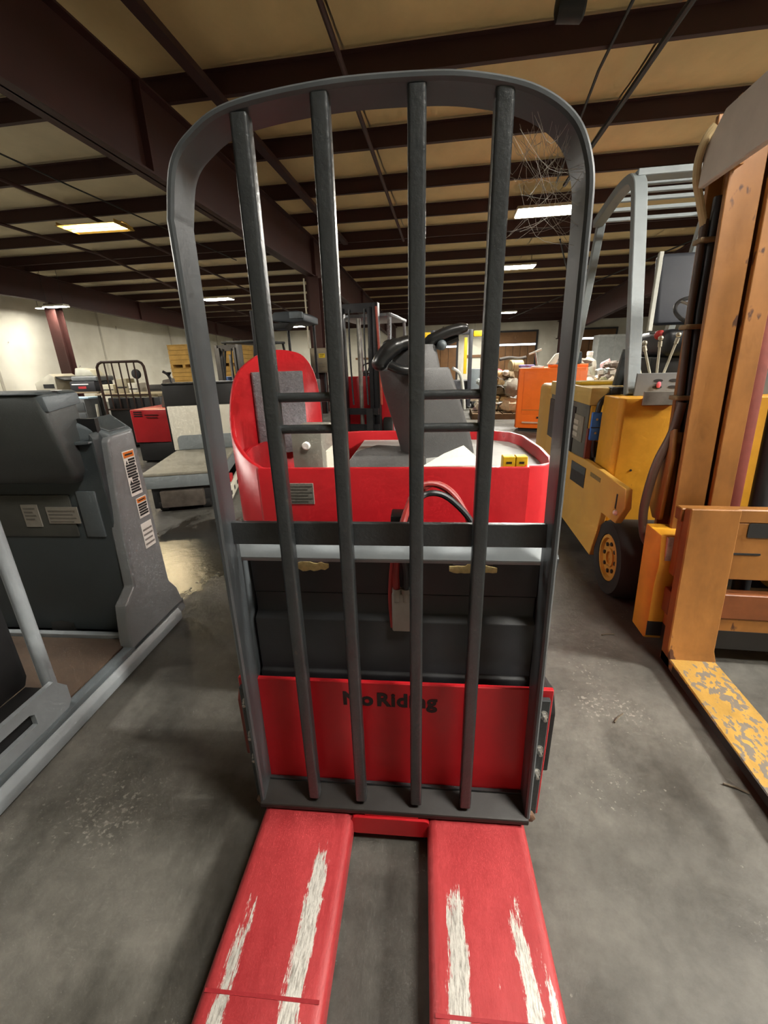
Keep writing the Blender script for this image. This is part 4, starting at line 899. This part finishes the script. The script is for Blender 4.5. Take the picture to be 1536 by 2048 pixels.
# ---- bench and office clutter by the left wall
def bench(loc, L, W, H, label, mat, top=None):
    t = thing('workbench', label, 'table', loc)
    bx(-L / 2, L / 2, -W / 2, W / 2, H - .03, H).build('tabletop', top or mat, t, .003)
    for sx in (-1, 1):
        for sy in (-1, 1): bx(sx * (L / 2 - .05) - .02, sx * (L / 2 - .05) + .02, sy * (W / 2 - .05) - .02, sy * (W / 2 - .05) + .02, 0, H - .03).build('leg', mat, t)
    bx(-L / 2 + .05, L / 2 - .05, W / 2 - .06, W / 2 - .04, H * .3, H * .3 + .04).build('stretcher', mat, t)
    return t
dust = pm('dusty_wood', '#8a7c62', .8, 0, .25, 5); pale = pm('pale_metal', '#c8c6ba', .5, 0, .1, 6)
bench((-7.85, 8.15, 0), 1.7, .7, .82, 'cluttered bench under the printers at the left wall', pale, dust)
bench((-6.0, 7.6, 0), 1.3, .6, .80, 'dusty bench seen through the rusty load backrest', black_metal, dust)
pr = thing('copier', 'beige copier with a sloping lid on the bench by the left column', 'copier', (-8.2, 8.1, .82))
G().prism([(-.25, 0), (.25, 0), (.25, .30), (.15, .36), (-.25, .18)], 'y', -.28, .28).build('body', pm('copier_beige', '#9c988a', .6, 0, .1, 6), pr, .015, 2)
bx(-.05, .2, -.285, -.28, .08, .16).build('dark_window', black_metal, pr)
G().hexa([(.1, -.25, .33), (.45, -.25, .22), (.45, .25, .22), (.1, .25, .33)], [(.1, -.25, .35), (.45, -.25, .24), (.45, .25, .24), (.1, .25, .35)]).build('paper_tray', black_metal, pr)
pr = thing('printer', 'black office printer with a red logo patch and white stripe on the bench', 'printer', (-7.35, 8.05, .82))
bx(-.27, .30, -.25, .25, 0, .20).build('body', pm('printer_black', '#25262a', .5), pr, .02, 2)
bx(-.24, .36, -.22, .24, .20, .30).build('scanner_lid', pm('printer_grey', '#6c6f70', .5), pr, .03, 3)
bx(-.22, .16, -.253, -.25, .135, .155).build('white_stripe', white_plain, pr); bx(-.08, .10, -.254, -.25, .06, .105).build('red_patch', pm('red_ink', '#a8262a', .6), pr)
o = G().hexa([(-.2, -.15, 0), (.26, -.15, 0), (.26, .15, 0), (-.2, .15, 0)], [(-.16, -.14, .16), (.16, -.14, .12), (.16, .14, .12), (-.16, .14, .16)]).build('grey_machine_cover', pm('cover_grey', '#a6a598', .6, 0, .2, 6), None, .02); o.location = (-7.4, 8.1, 1.12); tag(o, 'grey machine cover lying on top of the black printer', 'cover')
o = bx(-.09, .09, -.08, .08, 0, .15, ).build('small_carton', pm('carton_grey', '#8b8a80', .7), None, .004); o.location = (-7.45, 8.42, .82); tag(o, 'small grey carton standing beside the machine cover', 'box')
cb = thing('filing_cabinet', 'grey filing cabinet with white trim right of the bench at the left wall', 'cabinet', (-6.9, 7.3, 0))
bx(-.22, .18, -.2, .3, .02, .72).build('body', pm('cab_grey', '#6d7072', .5), cb, .006)
for z in (.1, .3, .5): bx(-.20, .16, -.208, -.2, z, z + .17).build('drawer', pm('cab_grey2', '#585c5e', .5), cb, .004)
for i, x in enumerate((-6.62, -6.48)):
    o = G().cyl((0, 0, 0), (.05 - .02 * i, 0, .62), .022, 10).build('white_pole', white_paint); o.location = (x, 7.2 + .1 * i, 0); tag(o, ('left' if i == 0 else 'right') + ' of two short white poles standing by the filing cabinet', 'pole')
o = bx(-.25, .3, -.15, .15, 0, .03).build('blue_sheet', pm('blue_plastic', '#a9c6da', .5, 0, .15, 12), None, .008); o.location = (-6.95, 7.28, .722); tag(o, 'crumpled pale blue plastic sheet on the filing cabinet', 'sheet')
random.seed(11)
junk = [('carton_box', 'pale carton at the left end of the bench behind the rusty backrest', -6.5, .14, .16, '#b8b29c'), ('carton_box', 'tall tan carton in the middle of the bench behind the rusty backrest', -6.2, .12, .26, '#a39a80'),
        ('tool_case', 'dark tool case on the bench behind the rusty backrest', -5.50, .16, .14, '#4c4a46'), ('carton_box', 'white carton right of the tan one behind the rusty backrest', -5.95, .1, .18, '#cfcabb')]
for (n, l, x, w_, h, c) in junk:
    t = thing(n, l, 'box', (x, 7.6, .80), random.uniform(-.4, .4)); bx(-w_, w_, -.12, .12, 0, h).build('case', pm('c' + c, c, .7), t, .006)
    bx(-w_ * .9, w_ * .9, -.124, -.12, h * .35, h * .45).build('band', ink, t)
t = thing('desk_fan', 'round dark fan head on a stalk behind the rusty backrest', 'fan', (-5.78, 7.42, .80))
G().lathe([(.07, 0), (.07, .02)], (0, 0, 0), 'z', 16).build('foot', black_metal, t); G().cyl((0, 0, .02), (0, 0, .30), .012).build('stalk', black_metal, t)
G().lathe([(.03, -.03), (.085, -.02), (.09, 0), (.085, .02), (.03, .03)], (0, 0, .34), 'y', 20).build('head', black_metal, t)

# ---- yellow crates
crate_m = pm('crate_yellow', '#caa052', .7, 0, .2, 4); crate_d = pm('crate_inner', '#a57f3c', .7)
def crate(loc, sx, sy, sz, label):
    t = thing('wooden_crate', label, 'crate', loc, 0, 'yellow crates at the far left')
    bx(-sx / 2 + .02, sx / 2 - .02, -sy / 2 + .02, sy / 2 - .02, .10, sz - .02).build('box', crate_d, t)
    n = 4; h = (sz - .12) / n
    for k in range(n): bx(-sx / 2, sx / 2, -sy / 2, -sy / 2 + .02, .10 + k * h + .006, .10 + (k + 1) * h - .006).build('plank', crate_m, t)
    for k in range(n): bx(sx / 2 - .02, sx / 2, -sy / 2 + .02, sy / 2, .10 + k * h + .006, .10 + (k + 1) * h - .006).build('plank', crate_m, t)
    for x in (-sx / 2 + .05, 0, sx / 2 - .05): bx(x - .05, x + .05, -sy / 2, sy / 2, 0, .10).build('runner', crate_m, t)
    bx(-sx / 2 - .012, sx / 2 + .012, -sy / 2 - .012, sy / 2 + .012, sz - .02, sz).build('lid', crate_m, t)
for k, (lab, h) in enumerate((('bottom yellow crate of the tall stack by the left wall', .60), ('middle yellow crate of the tall stack by the left wall', .65), ('top yellow crate of the tall stack by the left wall', .74))):
    crate((-9.0, 14.4, sum((.60, .65, .74)[:k])), 1.0, .9, h, lab)
for k, (lab, h) in enumerate((('bottom yellow crate of the stack behind the grey forklift', .60), ('middle yellow crate of the stack behind the grey forklift', .66), ('top yellow crate of the stack behind the grey forklift', .66))):
    crate((-7.35, 14.5, sum((.60, .66, .66)[:k])), .95, .9, h, lab)

# ---- generic small forklift builder (front towards the viewer)
def small_forklift(loc, rz, label, body, mast, mh, gh, name='forklift', guard=True, top=None, steer=True, bw=.5):
    t = thing(name, label, 'forklift', loc, rz)
    for s in (-1, 1):
        bx(s * .30 - .045, s * .30 + .045, -.02, .10, .05, mh).build('mast_rail', mast, t, .006)
        bx(s * .22 - .03, s * .22 + .03, -.04, .07, .08, mh - .06).build('inner_rail', mast, t, .004)
        f = bx(s * .20 - .05, s * .20 + .05, -.14, -.10, .03, .55).build('fork', black_metal, t)
        bx(s * .20 - .05, s * .20 + .05, -1.0, -.12, .02, .055).build('fork_blade', black_metal, f)
        tw = G().lathe([(.08, -.08), (.21, -.075), (.22, -.05), (.22, .05), (.21, .075), (.08, .08)], (s * (bw - .08), .35, .22), 'x', 24).build('wheel', rubber, t)
        G().lathe([(.10, -.085), (.10, .085)], (s * (bw - .08), .35, .22), 'x', 18).build('hub', grey_lite, tw)
        G().lathe([(.08, -.07), (.17, -.065), (.17, .065), (.08, .07)], (s * (bw - .1), 1.45, .17), 'x', 24).build('wheel', rubber, t)
    bx(-.34, .34, -.10, -.06, .20, .30).build('carriage_bar', mast, t); bx(-.34, .34, -.10, -.06, .45, .55).build('carriage_bar', mast, t)
    bx(-.30, .30, .0, .09, mh - .12, mh).build('mast_tie', mast, t)
    G().cyl((.02, .06, .2), (.02, .06, mh - .2), .035, 12).build('lift_cylinder', steel, t)
    for x in (-.1, .14): G().tube(smooth_path([(x, -.02, mh - .08), (x, -.06, mh * .7), (x + .02, -.05, .6)], 5), .014, 8).build('hose', hose_b, t)
    b = G().prism([(.20, .14), (1.75, .20), (1.78, .72), (1.70, .95), (.95, .98), (.90, .66), (.42, .66), (.34, 1.02), (.20, 1.02)], 'x', -bw, bw).build('body', body, t, .02, 2)
    bx(-.24, .24, 1.0, 1.4, .98, 1.10).build('seat_cushion', black_metal, t, .03, 2); bx(-.24, .24, 1.36, 1.46, 1.08, 1.5).build('seat_back', black_metal, t, .03, 2)
    if steer:
        c = Vector((0, .62, 1.14)); a2 = Vector((0, .82, .57))
        s_ = G().tube([c + Vector((1, 0, 0)) * .15 * math.cos(a) + a2 * .15 * math.sin(a) for a in [2 * math.pi * k / 24 for k in range(25)]], .012, 6).build('steering_wheel', black_metal, t)
        G().cyl(c, (0, .42, .95), .018).build('steering_column', black_metal, s_)
    if guard:
        tp = top or black_metal
        g_ = bx(-bw + .04, bw - .04, .35, 1.55, gh - .05, gh).build('overhead_guard', tp, t, .01)
        for s in (-1, 1):
            G().tube([(s * (bw - .06), .30, 1.0), (s * (bw - .08), .44, gh - .03)], .028, 8).build('guard_post', tp, g_)
            G().tube([(s * (bw - .06), 1.70, .92), (s * (bw - .08), 1.50, gh - .03)], .028, 8).build('guard_post', tp, g_)
    return t
mast_b = pm('mast_black', '#202023', .4, .3, .3, 10)
f1 = small_forklift((-1.42, 6.75, 0), R(-6), 'red forklift with a tall black mast behind the red operator backrest', red_paint, mast_b, 2.06, 1.95, top=pm('guard_silver', '#8e9298', .3, .5, .2, 8))
G().lathe([(.02, 0), (.07, -.03), (.075, -.06), (.05, -.07)], (.42, .30, 1.32), 'y', 16).build('headlamp', steel, f1)
rc = G().tube(smooth_path([(.33, -.05, 2.0), (.36, -.05, 1.4), (.38, -.04, .6)], 6), .018, 8).build('red_hose', pm('hose_red', '#a5402c', .5), f1)
bx(.40, .44, .34, .38, 1.55, 1.95).build('mirror_bracket', pm('crumpled_foil', '#b9bcc0', .25, .8, .5, 30, .1), f1)
SL = pm('guard_slate', '#3a4248', .5, 0, .15, 6)
OP = thing('order_picker', 'black stand-up forklift with a dark slab roof left of the mid hall column', 'forklift', (-3.15, 8.0, 0))
for (x, w_) in ((-.45, .07), (-.30, .025)): bx(x - w_, x + w_, 0, .14, .04, 2.19 if w_ > .05 else 1.9).build('mast_rail', mast_b, OP, .008)
rf = G().prism(rpoly([(-.14, 2.0), (-.06, 2.14), (.40, 2.15), (.50, 2.10), (.50, 1.98), (.30, 1.96)], .02, 2), 'y', .0, .9).build('overhead_guard', SL, OP, .01)
bx(.24, .49, -.03, .02, 2.02, 2.13).build('guard_end_box', pm('end_box_grey', '#6f7a80', .45), rf, .012)
for x in (-.12, .42): G().cyl((x, .84, .9), (x, .84, 1.99), .028, 10).build('guard_post', mast_b, rf)
G().hexa([(-.14, .05, 1.86), (.10, .05, 1.86), (.10, .4, 1.86), (-.14, .4, 1.86)], [(-.14, .05, 1.96), (.22, .05, 1.97), (.22, .4, 1.97), (-.14, .4, 1.96)]).build('lamp_housing', black_metal, rf, .01)
bx(-.50, .45, .18, .95, .06, .95).build('body', black_metal, OP, .03, 3)
for x in (-.4, .38): G().lathe([(.05, -.04), (.11, -.035), (.11, .035), (.05, .04)], (x, .12, .11), 'x', 18).build('wheel', rubber, OP)
small_forklift((-4.85, 9.2, 0), R(-14), 'grey-masted forklift in front of the yellow crates', pm('fl_blue', '#2f4f8a', .5), pm('mast_greybrown', '#4b4743', .5, .2, .3, 8), 1.68, 1.78)

# ---- electrical box on the mid hall column
e = thing('electrical_box', 'grey-tan electrical box with a yellow sticker fixed to the mid hall column', 'electrical box', (-3.26, 10.985, 1.03))
eb = bx(-.24, .24, -.14, .04, 0, .59).build('enclosure', pm('enclosure_tan', '#7d7463', .6, 0, .15, 6), e, .012, 2)
bx(-.21, .21, -.148, -.14, .03, .56).build('door', pm('enclosure_door', '#857c6a', .6), e, .004)
st = bx(-.01, .15, -.151, -.148, .36, .46).build('yellow_sticker', yellow_ink, e)
for k in range(3): bx(.005, .135 - .02 * k, -.1516, -.151, .435 - k * .025, .445 - k * .025).build('print_line', ink, st)
for k in range(2): bx(-.04, .12 - .05 * k, -.150, -.148, .14 + k * .08, .15 + k * .08).build('print_line', pm('faint_print', '#6b675f'), e)
for x in (-.1, .08): G().cyl((x, -.02, -1.02), (x, -.02, 0), .03, 10).build('conduit', black_metal, e)

# ---- yellow-trimmed reach lift beyond the console
Y_ = thing('reach_lift', 'dark reach lift with yellow lamps and a yellow upright behind the console', 'lift', (0.15, 12.0, 0))
yel2 = pm('safety_yellow', '#e0b81e', .5, 0, .1, 6); dgr = pm('lift_dark', '#34363c', .45, 0, .15, 6)
for x in (-.62, .37): bx(x - .05, x + .05, 0, .14, .05, 2.0).build('mast_rail', dgr, Y_, .01)
bx(-.66, .42, .02, .12, 1.88, 2.0).build('top_tie', dgr, Y_, .01)
for x in (-.80, .56): G().prism(rpoly([(x - .13, 1.82), (x + .13, 1.82), (x + .13, 1.96), (x - .13, 1.96)], .04, 3), 'y', -.02, .12).build('yellow_lamp', yel2, Y_, .01)
bx(.20, .28, -.05, .0, .9, 1.80).build('yellow_upright', yel2, Y_, .006)
bx(.42, .72, .16, .7, .10, 1.02).build('cabinet', pm('cab_slate', '#6f787c', .5), Y_, .02, 2); bx(.66, .70, .13, .16, .10, 1.02).build('cabinet_edge', yel2, Y_)
bx(-.70, .40, .16, .9, .05, .72).build('body', dgr, Y_, .02)
for x in (-.5, .5): G().lathe([(.05, -.05), (.12, -.045), (.12, .045), (.05, .05)], (x, .1, .12), 'x', 18).build('wheel', rubber, Y_)

# ---- orange tractor with odds and ends on top
og = pm('orange_paint', '#f4721f', .4, 0, .08, 5, .02, chips='#9a4318', chip_amt=-.05); og2 = pm('orange_brown', '#b5641c', .5, 0, .12, 5)
OT = thing('tow_tractor', 'tall orange tow tractor with a small slot and shelf line, beyond the red body', 'tow tractor', (1.62, 7.75, 0), R(-16))
OB = G().prism(rpoly([(-.46, .0), (.62, .0), (.62, 1.0), (-.46, 1.0)], .03, 3), 'z', .06, 1.075).build('body', og, OT, .01, 2)
bx(-.47, -.45, .03, .98, .07, 1.06).build('side_face', og2, OT)  # left face covered in a darker, browner orange than the front
bx(-.36, .62, -.008, 0, .30, 1.02).build('front_door', og, OB, .003); bx(-.36, .62, -.010, 0, .37, .385).build('door_seam', og2, OB)
bx(-.10, .05, -.012, -.006, .235, .265).build('slot', black_metal, OB); bx(-.34, .60, -.03, 0, .15, .175).build('step_lip', pm('lip_pale', '#c9a58a', .6), OB)
bx(-.40, .58, .05, .95, .0, .06).build('base', black_metal, OT)
bx(.0, .62, .10, .80, 1.075, 1.12).build('top_tray', og, OT, .006)
def on_orange(x, y, z=1.076):
    a = R(-16); return (1.62 + x * math.cos(a) - y * math.sin(a), 7.75 + x * math.sin(a) + y * math.cos(a), z)
t = thing('steering_tiller', 'pale metal tiller standing on top of the orange tractor', 'tiller', on_orange(-.18, .2)); G().lathe([(.11, 0), (.11, .02), (.03, .03)], (0, 0, 0), 'z', 16).build('foot', pale, t)
G().cyl((0, 0, .02), (-.06, 0, .26), .018, 10).build('stem', steel, t); G().cyl((-.16, 0, .22), (.04, 0, .30), .016, 10).build('handle', pale, t)
o = G().hexa([(-.2, -.1, 0), (.2, -.1, 0), (.2, .15, 0), (-.2, .15, 0)], [(-.06, -.02, .18), (.2, -.06, .20), (.2, .1, .20), (-.06, .1, .18)]).build('dark_bag', pm('bag_teal', '#22363a', .6, 0, .3, 12), None, .03); o.location = on_orange(.3, .3, 1.121); tag(o, 'dark teal bag slumped on the orange tractor', 'bag')
o = G().hexa([(-.09, -.05, 0), (.05, -.05, 0), (.05, .05, 0), (-.09, .05, 0)], [(.03, -.04, .17), (.12, -.04, .19), (.12, .04, .19), (.03, .04, .17)]).build('white_rag', paper, None, .02); o.location = on_orange(.06, .12, 1.121); tag(o, 'white rag leaning on the dark bag on the orange tractor', 'rag')
o = bx(-.16, .1, -.08, .1, 0, .05).build('blue_cloth', pm('cloth_lilac', '#8a8cc8', .8, 0, .2, 15), None, .02); o.location = on_orange(-.36, .45); tag(o, 'lilac cloth at the left end of the orange tractor top', 'cloth')

# ---- pallets and scrap piles
def pallet(loc, sx, sy, label, rz=0):
    t = thing('pallet', label, 'pallet', loc, rz); pw = pm('pallet_wood', '#6e5a40', .8, 0, .3, 6)
    for k in range(6): bx(-sx / 2 + k * sx / 6 + .01, -sx / 2 + (k + 1) * sx / 6 - .01, -sy / 2, sy / 2, .10, .12).build('board', pw, t)
    for y in (-sy / 2 + .05, 0, sy / 2 - .05): bx(-sx / 2, sx / 2, y - .04, y + .04, 0, .10).build('runner', pw, t)
    return t
pallet((1.15, 10.15, 0), 1.3, 1.25, 'dark pallet under the scrap heap left of the orange tractor')
def lump(name, label, cat, loc, r, col, sz=(1, 1, 1), seed=0, n=7):
    rnd = random.Random(seed); g = G(); secs = []
    for k in range(1, n):
        a = math.pi * k / n
        secs.append([tuple(r * sz[j] * (.8 + .4 * rnd.random()) * v for j, v in enumerate((math.sin(a) * math.cos(2 * math.pi * i / 10), math.sin(a) * math.sin(2 * math.pi * i / 10), -math.cos(a)))) for i in range(10)])
    g.loft(secs); zmin = min(v[2] for v in g.v); g.v = [(v[0], v[1], v[2] - zmin) for v in g.v]
    o = g.build(name, pm('lump' + col, col, .75, 0, .3, 20, .05), None, ang=25); o.location = loc; return tag(o, label, cat)
scr = [('sack', 'white sack at the front of the scrap heap on the pallet', 'sack', (.80, 9.78, .12), .19, '#ddd6c4', (1.3, .8, .8)),
       ('sack', 'cream sack right of the white one at the foot of the scrap heap', 'sack', (1.36, 9.76, .12), .19, '#d8c9a8', (1.2, .8, .85)),
       ('cable_coil', 'grey cable coil bulging from the scrap heap', 'coil', (1.34, 9.74, .45), .19, '#8a877a', (1, .7, 1.0)),
       ('cloth_bundle', 'bright red cloth on the scrap heap', 'cloth', (1.00, 10.2, .93), .11, '#c83a4c', (1.6, .8, .5)),
       ('plastic_bag', 'pale green plastic bag in the scrap heap', 'bag', (.82, 9.78, .44), .12, '#b5cfc4', (1.3, .8, .6))]
for i, (n, l, c, p, r, col, sz) in enumerate(scr): lump(n, l, c, p, r, col, sz, i + 20)
can = thing('metal_can', 'beige can lying on top of the scrap heap beside the red cloth', 'can', (1.40, 9.85, .98), R(20))
G().lathe([(.10, -.14), (.115, -.13), (.115, .13), (.10, .14)], (0, 0, .12), 'x', 18).build('drum', pm('can_beige', '#b3a67c', .5, .1, .2, 8), can); G().lathe([(.119, -.1), (.119, -.08)], (0, 0, .12), 'x', 18).build('rim', pm('can_rim', '#8d8260', .5), can)
hs = G().tube(smooth_path([(-.3, 0, .03), (-.1, .02, .06), (.1, -.02, .04), (.25, .03, .06)], 5), .035, 8).build('bent_pipe', pm('pipe_dark', '#3a3631', .6)); hs.location = (1.36, 9.95, 1.20); tag(hs, 'dark bent pipe lying over the top of the scrap heap', 'pipe')
rnd = random.Random(5); cols = ['#d8d1bd', '#c9a56c', '#d6b583', '#8a877a', '#b9b4a6', '#c9a8a8', '#e0dccf', '#7d6c52', '#a7b0ad', '#d9c9a0', '#6b6258', '#cfc2b0']
kinds = []
for k in range(6):                                  # a few shapes, shared by the loose pieces
    g = G(); n = 7
    if k % 2: g.hexa([(rnd.uniform(-.14, -.1), -.08, 0), (rnd.uniform(.1, .14), -.08, 0), (.12, .08, .01), (-.12, .08, 0)], [(rnd.uniform(-.1, -.05), -.06, .1), (rnd.uniform(.05, .12), -.07, .12), (.1, .06, .1), (-.1, .07, .07)])
    else:
        secs = []
        for q in range(1, 5):
            a = math.pi * q / 5; secs.append([(.14 * rnd.uniform(.7, 1.2) * math.sin(a) * math.cos(2 * math.pi * i / 8), .1 * rnd.uniform(.7, 1.2) * math.sin(a) * math.sin(2 * math.pi * i / 8), .07 - .07 * math.cos(a)) for i in range(8)])
        g.loft(secs)
    kinds.append(g)
def heap(name, label, n, cx, cy, hx, z0, dz, per, loc, sy=.25):
    me = bpy.data.meshes.new(name); vs, fs, mi = [], [], []; ms = [pm('scrap' + c, c, .75, 0, .35, 25, .05) for c in cols]
    for k in range(n):
        layer = k // per; q = kinds[k % 6]; half = hx * (1 - .1 * layer)
        M4 = Matrix.Translation((cx + rnd.uniform(-half, half), cy + rnd.uniform(-sy, sy), z0 + layer * dz + rnd.uniform(0, .05))) @ Matrix.Rotation(rnd.uniform(0, 6), 4, 'Z') @ Matrix.Rotation(rnd.uniform(-.35, .35), 4, 'X') @ Matrix.Scale(rnd.uniform(.75, 1.3), 4)
        b0 = len(vs); vs += [tuple(M4 @ Vector(v)) for v in q.v]; fs += [tuple(i + b0 for i in f) for f in q.f]; mi += [rnd.randrange(len(ms))] * len(q.f)
    vs = [(v[0], v[1], max(v[2], .002)) for v in vs]
    me.from_pydata(vs, [], fs)
    for m in ms: me.materials.append(m)
    for p, q in zip(me.polygons, mi): p.material_index = q
    o = bpy.data.objects.new(name, me); C.objects.link(o); o.location = loc; return tag(o, label, 'scrap', kind='stuff')
heap('scrap_heap', 'heap of mixed pale scrap on the dark pallet left of the orange tractor', 64, 0, 0, .54, 0.01, .18, 14, (1.1, 10.3, .12), .2)
bench((3.15, 9.3, 0), 2.3, .8, .72, 'bench carrying the scrap behind the yellow forklift', black_metal, dust)
scr = [('blue_bundle', 'dark blue bundle at the left of the scrap bench', 'bundle', (2.28, 9.08, .72), .18, '#4a5a86', (1, .8, .9)),
       ('red_cap', 'red-orange cap on the blue bundle of the scrap bench', 'cap', (2.30, 9.05, 1.06), .09, '#d2553a', (1.2, .9, .6)),
       ('clear_bag', 'white plastic bag behind the bottle on the scrap bench', 'bag', (3.28, 9.62, .72), .21, '#d8d6cf', (1.2, .7, .9)),
       ('clear_bag', 'large white bag at the right of the scrap bench', 'bag', (3.80, 9.62, .72), .25, '#e3e1da', (1.1, .7, 1.0)),
       ('tin', 'round tin lying in front of the white bags', 'tin', (3.12, 8.96, .72), .10, '#8d836e', (1.1, .8, .8)),
       ('tin', 'olive tin left of the round tin on the scrap bench', 'tin', (2.92, 8.95, .72), .08, '#6b6a4a', (1, .8, .9)),
       ('rope_pile', 'tangled beige rope along the front of the scrap bench', 'rope', (3.44, 8.97, .72), .11, '#bdb29a', (1.6, .7, .6)),
       ('paper_pile', 'crumpled grey paper right of the blue bundle on the scrap bench', 'paper', (2.66, 8.96, .72), .09, '#b9b7b0', (1.3, .7, .7)),
       ('brown_case', 'brown case behind the bottle on the scrap bench', 'case', (2.28, 9.55, .72), .18, '#7a5a44', (.9, .5, 1.3))]
for i, (n, l, c, p, r, col, sz) in enumerate(scr): lump(n, l, c, p, r, col, sz, i + 50)
heap('scrap_heap', 'mixed scrap strewn along the bench behind the yellow forklift', 40, 0, 0, .78, 0.01, .13, 16, (3.2, 9.24, .72), .07)
b = thing('plastic_bottle', 'translucent white bottle with a cap standing high on the scrap bench', 'bottle', (2.80, 9.58, .72))
G().lathe([(.10, 0), (.14, .02), (.15, .10), (.15, .36), (.13, .44), (.06, .50), (.05, .54)], (0, 0, 0), 'z', 20).build('bottle', pm('bottle_white', '#cfd2c2', .35, 0, .1, 6), b)
G().lathe([(.06, .54), (.06, .61), (.05, .62)], (0, 0, 0), 'z', 16).build('cap', white_plain, b)
t = thing('storage_cabinet', 'pale storage cabinet against the far wall right of the door', 'cabinet', (8.0, 24, 0)); bx(-.8, .8, -.4, .4, 0, 2.3).build('body', pm('cab_pale', '#b9bcb8', .6), t, .01)
for s in (-.4, .4): bx(s - .36, s + .36, -.42, -.4, .1, 2.2).build('door', pm('cab_pale2', '#a9adaa', .6), t)
# floor litter near the forklift
for i, (x, y, l, rz) in enumerate(((.62, 1.25, 'small wood splinter on the floor left of the forklift fork', .8), (.86, 1.02, 'thin stick on the floor beside the forklift fork', -.4), (.75, 1.75, 'tiny twig on the floor in front of the yellow wheel', .2))):
    o = G().tube([(-.03, 0, .004), (0, .003, .005), (.03, 0, .004)], .003, 6).build('splinter', pm('splinter', '#5b5142', .8)); o.location = (x, y, 0); o.rotation_euler = (0, 0, rz); tag(o, l, 'splinter')
